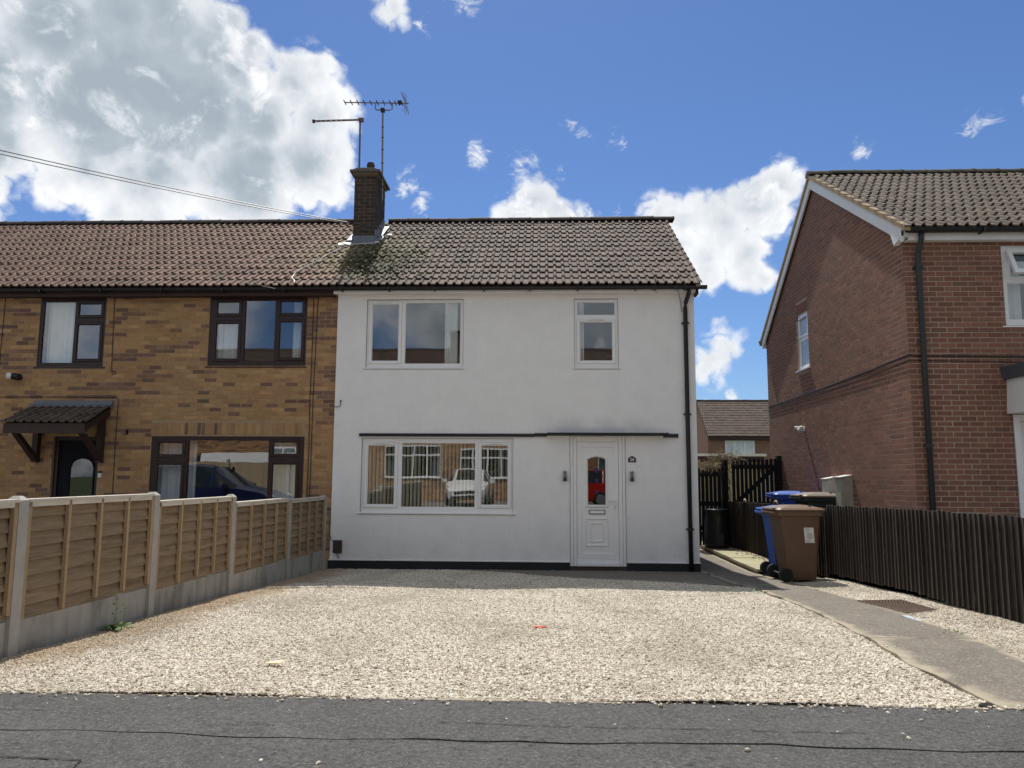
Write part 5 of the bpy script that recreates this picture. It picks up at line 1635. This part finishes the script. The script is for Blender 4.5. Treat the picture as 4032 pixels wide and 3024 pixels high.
sh = thing('garden_shed', 'tan board garden shed with a pale felt roof edge behind the gate', 'shed', (8.4, 10, 0))
b = MB()
random.seed(61)
for i in range(14):
    z = .1+i*.15; b = MB(); b.prism([(10.0, z), (9.985, z), (9.995, z+.16), (10.0, z+.16)], 'x', 6.7, 10.1, tanboard); b.obj('cladding_board', sh)
b = MB(); b.box(6.7, 10.1, 10.0, 12.4, 0, 2.2, tanboard); b.obj('shed_body', sh)
b = MB(); b.prism([(9.86, 2.225), (12.6, 2.06), (12.6, 2.11), (9.86, 2.30)], 'x', 6.5, 10.27, MATS['cream_panel']); b.obj('shed_roof', sh)
b = MB(); b.box(6.5, 10.2, 9.9, 9.925, 2.06, 2.215, brown_wood); b.obj('shed_fascia', sh)
b = MB(); b.box(7.02, 7.15, 6.2, 6.28, .9, 1.78, white_paint); b.rings([[(7.02, 6.2, 1.78), (7.15, 6.2, 1.78), (7.15, 6.28, 1.78), (7.02, 6.28, 1.78)], [(7.07, 6.22, 2.0), (7.10, 6.22, 2.0), (7.10, 6.26, 2.0), (7.07, 6.26, 2.0)]], white_paint)
b.box(7.05, 7.12, 6.21, 6.27, 0, .9, white_paint)
tag(b.obj('garden_post'), 'white pointed post seen through the slatted screen', 'post')

# ================================================================== WHEELIE BINS
def rr_ring(x0, x1, y0, y1, z, r, n_=4):
    pts = []
    for cx, cy, a0 in ((x1-r, y1-r, 0), (x0+r, y1-r, 90), (x0+r, y0+r, 180), (x1-r, y0+r, 270)):
        for i in range(n_+1):
            a = R(a0+90*i/n_); pts.append((cx+r*math.cos(a), cy+r*math.sin(a), z))
    return pts


def wheelie_bin(label, body, lid, loc, rz, sticker_side=False, name='wheelie_bin'):
    """back (wheels, handle) towards local -x"""
    t = thing(name, label, 'wheelie bin', (0, 0, 0))
    b = MB()
    rings = [rr_ring(-.15, .245, -.205, .205, .03, .05), rr_ring(-.165, .25, -.215, .215, .06, .05), rr_ring(-.270, .318, -.268, .268, .90, .055),
             rr_ring(-.290, .322, -.272, .272, .935, .055), rr_ring(-.318, .350, -.294, .294, .94, .05), rr_ring(-.318, .352, -.294, .294, 1.005, .05)]
    b.rings(rings, body); o = b.obj('bin_body', t)
    b = MB()   # vertical ribs on the side faces
    for sy in (-1, 1):
        for xa in (-.17,):
            pts0 = [(xa-.02, sy*.216, .08), (xa+.02, sy*.219, .08)]; pts1 = [(xa-.055, sy*.274, .92), (xa-.015, sy*.276, .92)]
            b.face([pts0[0], pts0[1], pts1[1], pts1[0]] if sy < 0 else [pts0[1], pts0[0], pts1[0], pts1[1]], body)
    b.box(-.37, -.315, -.24, -.16, .955, 1.0, body); b.box(-.37, -.315, .16, .24, .955, 1.0, body)
    b.tube([(-.372, -.25, .985), (-.372, .25, .985)], .017, body, 8); b.obj('bin_handle', t)
    b = MB()
    rings = [rr_ring(-.335, .385, -.302, .302, 1.008, .06), rr_ring(-.335, .388, -.304, .304, 1.030, .06), rr_ring(-.30, .335, -.27, .27, 1.052, .06), rr_ring(-.14, .22, -.17, .17, 1.086, .06), rr_ring(-.05, .12, -.08, .08, 1.092, .03)]
    b.rings(rings, lid)
    b.tube([(-.365, -.21, 1.03), (-.365, .21, 1.03)], .020, lid, 8)
    for sy in (-.16, .16): b.box(-.37, -.28, sy-.03, sy+.03, 1.015, 1.05, lid)
    b.box(.30, .405, -.16, .16, 1.022, 1.047, lid); b.box(.16, .20, -.21, -.17, 1.055, 1.092, lid); b.box(.16, .20, .17, .21, 1.055, 1.092, lid)
    b.obj('bin_lid', t)
    for sy in (-1, 1):
        b = MB()
        prof = [(.045, .018), (.085, .018), (.098, .010), (.100, 0), (.098, -.04), (.08, -.048)]
        b.rings([[(-.225+r*math.cos(2*math.pi*i/20), sy*(.262+w), .105+r*math.sin(2*math.pi*i/20)) for i in range(20)] for r, w in ([(.02, .010), (.058, .012), (.062, .020), (.088, .020), (.100, .008), (.100, -.035), (.07, -.045)])], rubber)
        wl = b.obj('wheel', t)
        b = MB()
        for q in range(6):
            a = q*math.pi/3; b.rings([[(-.225+r*math.cos(a+s*w_/max(r, .02)), sy*.278, .105+r*math.sin(a+s*w_/max(r, .02))) for r, s, w_ in ((.012, -1, .006), (.056, -1, .006), (.056, 1, .006), (.012, 1, .006))], [(-.225+r*math.cos(a+s*w_/max(r, .02)), sy*.27, .105+r*math.sin(a+s*w_/max(r, .02))) for r, s, w_ in ((.012, -1, .006), (.056, -1, .006), (.056, 1, .006), (.012, 1, .006))]], black_gut)
        b.obj('wheel_hub', wl)
    b = MB(); b.tube([(-.225, -.25, .105), (-.225, .25, .105)], .012, chrome, 8); b.obj('axle', t)
    if sticker_side:
        def sy_at(z): return -(.215+(.268-.215)*(z-.06)/.84)-.002
        b = MB(); x0, x1, z0, z1 = .055, .195, .555, .775
        b.face([(x0+.02, sy_at(z0), z0), (x1+.02, sy_at(z0), z0), (x1, sy_at(z1), z1), (x0, sy_at(z1), z1)], sticker)
        rs_ = random.Random(5)
        z = z1-.016
        lines = [.5, .62, 0, .35, 0, .55, .62, .7, .58, .66, .72, .6, .5, 0, .4, .45, .5, .8]
        for i, l in enumerate(lines):
            if l:
                ind = .10 if i < 4 or i > 12 else .24
                xa = x0+(z1-z)*.09+ind*(x1-x0); xb = min(xa+l*(x1-x0)*.95, x1-.01+(z1-z)*.09)
                b.face([(xa, sy_at(z)-.001, z-.0042), (xb, sy_at(z)-.001, z-.0042), (xb, sy_at(z)-.001, z), (xa, sy_at(z)-.001, z)], ink)
            z -= .0118
        b.obj('bin_label', t)
    t.location = loc; t.rotation_euler = (0, 0, rz); WL[t.name] = Vector(loc)
    return t


wheelie_bin('brown wheelie bin with a white printed label on its side', bin_brown, bin_brown, (7.335, -1.62, gz(-1.62)+.03), R(3), True)
wheelie_bin('blue wheelie bin tucked behind the brown bin on the path', bin_blue, bin_blue, (7.42, -.95, gz(-.95)+.03), R(3))
wheelie_bin('dark green wheelie bin with a grey brown lid against the gable', bin_green, bin_lid, (8.46, .62, .25), R(4))
wheelie_bin('deep blue wheelie bin behind the dark green bin and fence', bin_blue2, bin_blue, (8.34, 1.75, .25), R(-4))

# ================================================================== AERIALS AND WIRES
mx1, my1 = -.18, 1.98
t = thing('tv_aerial', 'lower bronze log aerial on the left side of the chimney', 'aerial', (mx1, my1, 7.6))
b = MB(); b.tube([(mx1, my1, 6.9), (mx1-.02, my1, 9.02)], .020, copperish, 8); b.obj('mast', t)
bx = [(mx1-.0, my1, 9.03), (-1.17, my1-.05, 8.985)]
b = MB(); b.tube([bx[0], bx[1]], .021, copperish, 6); b.box(mx1-.05, mx1+.05, my1-.035, my1+.035, 8.985, 9.06, copperish); b.box(-1.20, -1.15, my1-.07, my1-.02, 8.955, 9.015, black_gut); b.obj('boom', t)
random.seed(71)
b = MB()
for i in range(17):
    u = (i+.7)/18; l = .05+.075*(1-u); x = bx[0][0]+(bx[1][0]-bx[0][0])*u; z = bx[0][2]+(bx[1][2]-bx[0][2])*u; s = 1 if i % 2 else -1
    b.tube([(x+.4*l*s, my1-.02-l*1.6, z-l*.75), (x-.4*l*s, my1-.02+l*1.6, z+l*.75)], .0045, alu, 4)
b.obj('element', t)
mx2, my2 = .26, 2.2
t = thing('tv_aerial', 'taller grey yagi aerial on the right side of the chimney', 'aerial', (mx2, my2, 7.4))
b = MB(); b.tube([(mx2, my2, 7.35), (mx2-.035, my2, 9.30)], .020, alu, 8)
for z in (7.62, 7.86, 8.15, 8.45, 8.72, 8.95): b.tube([(mx2-.035*(z-7.35)/1.95, my2, z), (mx2-.035*(z-7.35)/1.95, my2, z+.025)], .024, cable, 8)
b.obj('mast', t)
zB = 9.515
def bz(x): return zB-(x+.60)*.028
b = MB(); b.tube([(-.60, my2-.03, bz(-.60)), (.78, my2-.03, bz(.78))], .0125, alu, 6)
b.tube([(.07, my2-.03, bz(.07)), (.07, my2-.03, 9.36), (.10, my2-.03, 9.335), (.38, my2-.03, 9.325), (.43, my2-.03, 9.345), (.435, my2-.03, bz(.435))], .013, alu, 6)
b.box(.185, .27, my2-.06, my2+.03, 9.30, 9.37, black_gut); b.box(.56, .63, my2-.06, my2+.0, bz(.6)-.02, bz(.6)+.05, black_gut); b.obj('boom', t)
b = MB()
for x in (-.59, -.45, -.31, -.17, -.03, .11, .25, .39, .50, .57, .64):
    for dx in (-.006, .006):
        b.tube([(x+dx-.006, my2-.115, bz(x)+.012), (x+dx+.006, my2+.055, bz(x)-.012)], .006, black_gut, 4)
for s in (-1, 1):
    for q in (-.10, 0, .10):
        b.tube([(.72+q*.1, my2-.03+q, bz(.72)+s*.01), (.70+.05*s*-1+q*.2, my2-.03+q*1.2, bz(.72)+s*.20)], .006, alu, 4)
    b.tube([(.68, my2-.15, bz(.7)+s*.19), (.72, my2+.09, bz(.7)+s*.19)], .006, alu, 4)
    b.tube([(.70, my2-.14, bz(.7)+s*.10), (.73, my2+.08, bz(.7)+s*.10)], .006, alu, 4)
b.obj('element', t)
tg = thing('telegraph_pole', 'wooden telegraph pole beyond the left edge holding the house wires', 'pole', (-16.5, -9.2, .3))
b = MB(); b.tube([(-16.5, -9.2, .2), (-16.5, -9.2, 8.7)], [.14, .10], brown_wood, 12); b.obj('pole_shaft', tg)
def wire(a, c, sag, label):
    b = MB(); a, c = Vector(a), Vector(c); n_ = 28
    b.tube([a+(c-a)*(i/n_)-Vector((0, 0, sag*4*(i/n_)*(1-i/n_))) for i in range(n_+1)], .0085, wire_m, 4)
    tag(b.obj('telephone_wire'), label, 'wire', 'telephone wires to the chimney')
wire((.40, 1.80, 6.60), (-16.5, -9.2, 8.50), .52, 'upper of two telephone wires crossing the cloud to the chimney')
wire((.38, 1.78, 6.57), (-16.5, -9.2, 8.44), .545, 'lower of two telephone wires crossing the cloud to the chimney')
b = MB()
pts = []
for x, y in ((.28, 1.7), (-.16, 1.62), (-.38, 1.40), (-.52, 1.05), (-.62, .70), (-.78, .35), (-.83, .1), (-.81, -.12), (-.72, -.24), (-.71, -.31)):
    pts.append((x, y, slope_z(y)+.085))
b.tube(pts, .009, white_cable, 6)
tag(b.obj('roof_cable'), 'white cable snaking down the tiles from the chimney to the gutter', 'cable')
b = MB(); b.tube([(-1.62, -.28, slope_z(-.28)+.06), (-1.35, -.30, 4.90), (-1.05, -.275, 4.84)], .007, white_cable, 5)
tag(b.obj('loose_cable'), 'short pale cable lying over the gutter of the brick house', 'cable')

# ================================================================== SMALL THINGS ON THE GROUND
random.seed(81)
b = MB()
for _ in range(26):
    a = random.uniform(0, 6.28); l = random.uniform(.05, .13); tilt = random.uniform(.2, 1.1); w = l*.17
    p = Vector((.08+random.gauss(0, .03), -6.85+random.gauss(0, .05), .30)); dd = Vector((math.cos(a)*math.cos(tilt), math.sin(a)*math.cos(tilt), math.sin(tilt))); s = Vector((-math.sin(a), math.cos(a), 0))*w
    q1 = p+dd*l*.5; q2 = p+dd*l-Vector((0, 0, l*.25))
    b.face([p, q1-s, q1+s], leaf_m); b.face([q1-s, q2, q1+s], leaf_m)
for k in range(2):
    p = Vector((.07+k*.07, -6.83, .3)); q = p+Vector((.01, 0, .32-.1*k)); b.tube([p, (p+q)/2+Vector((.01, 0, 0)), q], [.003, .002, .001], leaf_m, 4)
    for i in range(6): z = p+(q-p)*(i+2)/8; b.face([z, z+Vector((.02*(-1)**i, .01, .02)), z+Vector((.025*(-1)**i, -.005, .005))], leaf_m)
tag(b.obj('weed'), 'green leafy weed at the foot of the concrete gravel boards', 'weed')
for (x, y, n_, lb) in ((6.33, -3.35, 14, 'tiny green weeds along the left edge of the path'), (7.12, -6.55, 10, 'tiny dry weed tuft at the right edge of the path')):
    b = MB()
    for _ in range(n_):
        p = Vector((x+random.gauss(0, .03), y+random.gauss(0, .12), gz(y)+.02)); a = random.uniform(0, 6.28); l = random.uniform(.02, .05)
        b.face([p, p+Vector((math.cos(a)*l, math.sin(a)*l, l*.6)), p+Vector((math.cos(a+.6)*l*.7, math.sin(a+.6)*l*.7, l*.3))], leaf_m)
    tag(b.obj('weed'), lb, 'weed')
b = MB(); px, py, pz = 1.885, -8.14, .352
pts = [(-.06, -.015, .004), (-.02, -.03, .012), (.05, -.02, .010), (.075, .012, .022), (.02, .03, .018), (-.04, .022, .008)]
b.rings([[(px+x, py+y, pz+z) for x, y, z in pts], [(px+x, py+y, pz+z+.003) for x, y, z in pts]], paper_m); tag(b.obj('paper_scrap'), 'cream dry leaf like scrap lying on the gravel near the footway', 'scrap')
b = MB(); px, py, pz = 3.62, -6.45, .288
for (xa, ya, w, l) in ((-.03, 0, .03, .02), (.02, .01, .035, .015), (.0, -.02, .02, .02)):
    b.box(px+xa-w, px+xa+w, py+ya-l, py+ya+l, pz-.004, pz+.008+abs(xa)*.2, redplastic)
tag(b.obj('red_scrap'), 'small orange red plastic scrap in the middle of the gravel', 'scrap')
# rusty mesh mat on the path edge
t = thing('wire_mesh_mat', 'rusty wire mesh mat lying on the path edge beside the gravel', 'mesh mat', (7.35, -4.95, .26))
def mat_pt(u, v, dz=0): 
    p = Vector((7.12, -4.42, 0))*(1-u)*(1-v)+Vector((7.66, -4.30, 0))*u*(1-v)+Vector((7.22, -5.38, 0))*(1-u)*v+Vector((7.64, -5.10, 0))*u*v
    return (p.x, p.y, gz(p.y)+.042+dz)
b = MB()
for i in range(15): b.tube([mat_pt(i/14, 0, -.006), mat_pt(i/14, 1, -.006)], .0045, rust, 4)
for i in range(13): b.tube([mat_pt(0, i/12, -.004), mat_pt(1, i/12, -.004)], .005, rust, 4)
b.obj('wire_grid', t)
b = MB(); stone(b, 6.07, -8.80, .335, .045)
b.v = [(x, y, .345+(z-.345)*.45) for x, y, z in b.v]; b.mats = [MATS['joint_dark']]; tag(b.obj('dark_clod'), 'dark clod at the front corner where path meets gravel', 'clod')
b = MB(); b.rings([[(7.10+x, -5.62+y, gz(-5.6)+.029) for x, y in ((-.02, .06), (.05, .08), (.08, -.16), (.03, -.22), (-.01, -.05))], [(7.10+x, -5.62+y, gz(-5.6)+.033) for x, y in ((-.02, .06), (.05, .08), (.08, -.16), (.03, -.22), (-.01, -.05))]], MATS['old_paint'])
tag(b.obj('paint_patch'), 'pale dried paint patch on the path edge by the mesh mat', 'paint patch')

# ================================================================== HOUSE IN THE BACKGROUND
bh = thing('tiled_house', 'distant red brick house with brown tiled roof seen through the gap', 'house', (18, 44, 0))
BX, BYF = 15.8, 44.0
bE = (43.65, 4.62); bPA = math.atan2(7.60-4.62, 47.6-43.65)
b = MB()
BWn = (17.05, 19.2, 2.65, 4.32)
wall_front(b, BX, 23, -2, 4.55, BYF+.0035, [BWn], .12, mortar_red)
b.face([(BX+.008, 51.2, -2), (BX+.008, BYF, -2), (BX+.008, BYF, 4.6), (BX+.008, 47.6, 7.5), (BX+.008, 51.2, 4.6)], MATS['brick_red'])
bw = b.obj('wall', bh)
lay_bricks(bw, (BX, BYF+.014, 0), (1, 0, 0), (0, -1, 0), 0, 5.6, 2.0, 4.5, [(BWn[0]-BX, BWn[1]-BX, BWn[2], BWn[3])], lambda u, z, r: RED[int(r.random()*3)], limit=0)
b = MB(); b.face([(BX-.05, bE[0]+.03, bE[1]), (23, bE[0]+.03, bE[1]), (23, 47.6, 7.58), (BX-.05, 47.6, 7.58)], roof_felt); b.face([(BX-.05, 47.6, 7.58), (23, 47.6, 7.58), (23, 51.5, 4.6), (BX-.05, 51.5, 4.6)], tile_far)
br = b.obj('roof', bh)
lay_tiles(br, BX-.06, 19, bE, bPA, 14, .35, tile_far, tw=.30, seed=22)
ridge_tiles(br, BX-.06, 21.6, 47.6, 7.60, ridge_m, seed=23)
b = MB(); b.box(BX, 23, 43.72, 43.80, 4.38, 4.62, brown_wood); b.obj('fascia', bh)
window(bh, BWn, BYF+.02, [(17.16, 17.68, 2.75, 4.24, False), (17.80, 18.42, 2.75, 4.24, False), (18.55, 19.08, 2.75, 4.24, False)], upvc)
curtain('curtain', 'pale blind filling the window of the distant house', 17.1, 19.15, 2.7, 4.3, BYF+.2, net, 3, .01)
t = thing('hanging_spout', 'small white outlet pipe at the back corner of the white house', 'pipe', (6.5, 6.6, 2.3))
b = MB(); b.tube([(6.285, 6.55, 2.62), (6.40, 6.50, 2.62), (6.36, 6.45, 2.45), (6.33, 6.45, 2.1)], .03, white_paint, 8); b.obj('spout', t)

# ================================================================== ACROSS THE STREET (seen in the window panes)
oh = thing('opposite_house', 'buff brick terrace across the street mirrored in the window panes', 'house', (0, -22.5, .44))
OY = -22.5
b = MB()
ow = [(-3.70, -1.10, 1.50, 3.02), (-.22, 2.35, 1.50, 2.88), (-3.5, -1.3, 4.1, 5.3), (0, 2.0, 4.1, 5.3), (6.2, 8.6, 1.5, 2.9), (6.4, 8.4, 4.1, 5.3), (-9.2, -6.8, 1.5, 2.9), (-9, -7, 4.1, 5.3)]
od = [(3.3, 4.2, .44, 2.55), (-5.6, -4.7, .44, 2.55)]
q = MB(); wall_front(q, -16, 14, .3, 5.75, 0, ow+od, .12, mortar_buff)
i0 = len(b.v); k = b.mi(mortar_buff)
for x, y, z in q.v: b.v.append((-x, OY-.008-y, z))
# mirrored in x so that the wall faces +Y: put x back
b.v = [(-x, y, z) for x, y, z in b.v]
for f in q.f: b.f.append(tuple(i0+a for a in reversed(f))); b.m.append(k)
b.face([(-16, OY-7.5, .3), (14, OY-7.5, .3), (14, OY-7.5, 5.7), (-16, OY-7.5, 5.7)], mortar_buff)
for x in (-16, 14): b.face([(x, OY, .3), (x, OY-7.5, .3), (x, OY-7.5, 5.7), (x, OY-3.75, 8.1), (x, OY, 5.7)], mortar_buff)
b.face([(-16, OY-.3, .46), (14, OY-.3, .46), (14, OY-7, .46), (-16, OY-7, .46)], inner_floor)
b.face([(-16, OY-2.5, .46), (14, OY-2.5, .46), (14, OY-2.5, 5.6), (-16, OY-2.5, 5.6)], inner)
owl = b.obj('wall', oh)
lay_bricks(owl, (14, OY-.014, 0), (-1, 0, 0), (0, 1, 0), 0, 30, .45, 5.7, [(14-h[1], 14-h[0], h[2], h[3]) for h in ow+od], pick_left, limit=0, seed=33)
b = MB()
b.face([(-16, OY+.3, 5.72), (-16, OY-3.75, 8.12), (14, OY-3.75, 8.12), (14, OY+.3, 5.72)], roof_felt)
b.face([(-16, OY-7.8, 5.72), (14, OY-7.8, 5.72), (14, OY-3.75, 8.12), (-16, OY-3.75, 8.12)], tile_far)
orf = b.obj('roof', oh)
lay_tiles(orf, -12, 80, (OY+.3, 5.72), math.atan2(2.4, 4.05), 14, .334, tile_far, face=1, objects=False)
b = MB(); b.tube([(-16, OY-3.75, 8.12), (14, OY-3.75, 8.12)], .13, ridge_m, 8); b.obj('ridge', orf)
b = MB(); b.box(-16, 14, OY+.05, OY+.08, 5.5, 5.7, upvc); b.box(-16, 14, OY+.10, OY+.22, 5.6, 5.7, black_gut); b.obj('fascia', oh)
b = MB(); b.box(-1.1, -.3, OY-4.2, OY-3.3, 7.5, 9.15, DARKB[1]); b.box(-1.18, -.22, OY-4.28, OY-3.22, 9.05, 9.15, conc_board); b.obj('chimney', oh)
for h in ow:
    f = MB(); x0, x1, z0, z1 = h; n_ = 4 if x1-x0 > 2.1 else 3
    yy0, yy1 = OY-.06, OY+.01
    for i in range(n_+1):
        x = x0+(x1-x0)*i/n_; f.box(max(x0, x-.035), min(x1, x+.035), yy0, yy1, z0, z1, upvc)
    for z in (z0+.035, z1-.035, z1-.42): f.box(x0, x1, yy0, yy1+.004, z-.035, z+.035, upvc)
    f.box(x0-.05, x1+.05, yy0, yy1+.06, z0-.03, z0, upvc)
    w = f.obj('window', oh)
    f = MB(); f.face([(x0, OY-.04, z0), (x0, OY-.04, z1), (x1, OY-.04, z1), (x1, OY-.04, z0)], glass_dark); f.obj('pane', w)
    f = MB()
    for xa, xb in ((x0+.05, x0+.45), (x1-.45, x1-.05)):
        f.face([(xa, OY-.14, z0), (xa, OY-.14, z1), (xb, OY-.14, z1), (xb, OY-.14, z0)], net)
    f.obj('drape', w)
for h in od:
    f = MB(); f.box(h[0], h[1], OY-.10, OY-.03, h[2], h[3], upvc); f.obj('door', oh)


def car(name, label, paint, loc, rz, L=4.0, Wd=1.74, H=1.48, van=False):
    """nose towards local +x"""
    t = thing(name, label, 'van' if van else 'car')
    gl = MATS['car_glass']; hw = Wd/2
    # stations: x (share of length, from the tail), sill z, belt z, roof z, half width at belt, half width at roof
    if van:
        ST = [(0, .35, 1.15, 2.02, .94, .86), (.02, .3, 1.15, 2.06, .97, .88), (.30, .28, 1.15, 2.10, 1, .89), (.70, .28, 1.15, 2.08, 1, .87), (.80, .28, 1.12, 1.62, 1, .80), (.86, .28, 1.08, 1.22, .98, .80), (.94, .3, .98, 1.02, .95, .78), (1, .38, .72, .76, .82, .72)]
    else:
        ST = [(0, .42, .80, .84, .80, .70), (.02, .34, .90, 1.05, .90, .68), (.07, .28, .94, 1.33, .95, .66), (.16, .24, .94, H-.04, .98, .67), (.40, .22, .93, H, 1, .68), (.54, .22, .92, H-.06, 1, .68), (.715, .22, .91, .97, .99, .72), (.86, .24, .82, .86, .95, .72), (.96, .30, .68, .72, .86, .68), (1, .40, .56, .60, .70, .60)]
    rings = []
    for u, s, bz_, rz_, wb, wr in ST:
        x = (u-.5)*L; a, c = hw*wb, hw*wr
        rings.append([(x, -a*.90, s), (x, -a, s+.18), (x, -a*.995, bz_), (x, -c, rz_-.03 if rz_-bz_ > .1 else rz_-.01), (x, -c*.82, rz_), (x, 0, rz_+.015), (x, c*.82, rz_), (x, c, rz_-.03 if rz_-bz_ > .1 else rz_-.01), (x, a*.995, bz_), (x, a, s+.18), (x, a*.90, s)])
    b = MB(); b.rings(rings, paint, cap=True)
    gi = b.mi(gl); nst = len(ST)
    for s_ in range(nst-1):
        for j in range(11):
            f = s_*11+j
            tall = ST[s_][3]-ST[s_][2] > .25 or ST[s_+1][3]-ST[s_+1][2] > .25
            if j in (2, 7) and tall and not (van and s_ < 3): b.m[f] = gi
            drop = abs(ST[s_][3]-ST[s_+1][3])
            if j in (4, 5) and drop > .22 and (not van or s_ in (3,)): b.m[f] = gi
    o = b.obj('body', t, smooth=True); o.data.set_sharp_from_angle(angle=R(28))
    # pillars over the glass
    b = MB()
    for sy in (-1, 1):
        for u in ((.16, .38, .56) if not van else (.68,)):
            x = (u-.5)*L; b.rings([[(x-.03, sy*hw*.995, .93), (x+.03, sy*hw*.995, .93), (x+.03, sy*hw*.97, .93), (x-.03, sy*hw*.97, .93)], [(x-.03, sy*hw*.69, H-.05), (x+.03, sy*hw*.69, H-.05), (x+.03, sy*hw*.66, H-.05), (x-.03, sy*hw*.66, H-.05)]], paint)
    if not van: b.obj('pillar', t)
    wr_ = .31 if not van else .34
    for ux in (.18, .80):
        for sy in (-1, 1):
            x = (ux-.5)*L; y = sy*(hw-.09)
            b = MB(); b.rings([[(x+r*math.cos(2*math.pi*i/20), y+sy*w, wr_+r*math.sin(2*math.pi*i/20)) for i in range(20)] for r, w in ((wr_-.06, -.1), (wr_, -.09), (wr_, .085), (wr_-.03, .10), (wr_-.08, .095))], rubber)
            wl = b.obj('wheel', t)
            b = MB(); b.rings([[(x+r*math.cos(2*math.pi*i/12), y+sy*w, wr_+r*math.sin(2*math.pi*i/12)) for i in range(12)] for r, w in ((wr_-.085, .097), (.05, .105))], chrome); b.obj('rim', wl)
    nx = L/2
    for sy in (-1, 1):
        b = MB(); b.rings([[(nx-.42, sy*hw*.90, .70), (nx-.20, sy*hw*.80, .64), (nx-.10, sy*hw*.62, .60), (nx-.30, sy*hw*.80, .74)], [(nx-.40, sy*hw*.94, .76), (nx-.18, sy*hw*.84, .69), (nx-.08, sy*hw*.64, .64), (nx-.28, sy*hw*.82, .79)]], MATS['headlamp']); b.obj('headlight', t)
        b = MB(); x = (.665-.5)*L; b.rings([rr_ring(x-.07, x+.05, min(sy*hw, sy*(hw+.20)), max(sy*hw, sy*(hw+.20)), z, .03) for z in (.90, .95, 1.03)], paint); b.obj('door_mirror', t)
    b = MB(); b.box(nx-.06, nx+.012, -.42, .42, .47, .58, black_gut); b.box(nx-.10, nx+.004, -.55, .55, .30, .40, black_gut); b.obj('grille', t)
    b = MB(); b.tube([(nx+.010, 0, .53), (nx+.02, 0, .53)], .06, chrome, 12); b.obj('badge', t)
    b = MB(); b.box(nx-.02, nx+.018, -.26, .26, .40, .47, white_paint); b.obj('number_plate', t)
    t.location = loc; t.rotation_euler = (0, 0, rz); WL[t.name] = Vector(loc)
    return t


gl_m = mat('car_glass', (.012, .016, .018), .06, 0, spec=.8)
mat('headlamp', (.45, .47, .48), .1, 0, spec=.8)
white_car = mat('car_white', (.78, .78, .77), .2, 0, spec=.6)
red_car = mat('car_red', (.50, .022, .012), .2, 0, spec=.6)
blue_car = mat('car_blue', (.006, .012, .055), .2, 0, spec=.6)
car('parked_car', 'white hatchback facing the house, mirrored in the ground floor window', white_car, (.62, -18.75, .44), R(90))
car('parked_car', 'red hatchback mirrored in the door glass and window edge', red_car, (4.55, -17.3, .42), R(180), 4.2)
car('parked_car', 'dark blue car mirrored in the brown framed ground floor window', blue_car, (-5.3, -7.4, .32), R(0), 4.2, 1.78, 1.55)
car('parked_van', 'white van mirrored in the brown framed ground floor window', white_car, (-9.2, -18.2, .42), R(180), 5.2, 1.95, 2.2, van=True)
of = thing('closeboard_fence', 'pale close boarded fence with concrete posts mirrored in the brown framed window', 'fence', (-9.5, -16.3, .40))
random.seed(91)
for i in range(72):
    x = -13.4+i*.105; b = MB(); b.box(x, x+.098, -16.32, -16.30+random.uniform(0, .006), .40, 2.10+random.uniform(-.01, .01), tanboard); b.obj('board', of)
for x in (-13.4, -11.0, -8.6, -6.2):
    b = MB(); b.box(x-.05, x+.05, -16.30, -16.2, .3, 2.22, conc_post); b.obj('post', of)
print('objects', len(bpy.data.objects), 'tris', sum(len(o.data.polygons)*2 for o in bpy.data.objects if o.type == 'MESH'))
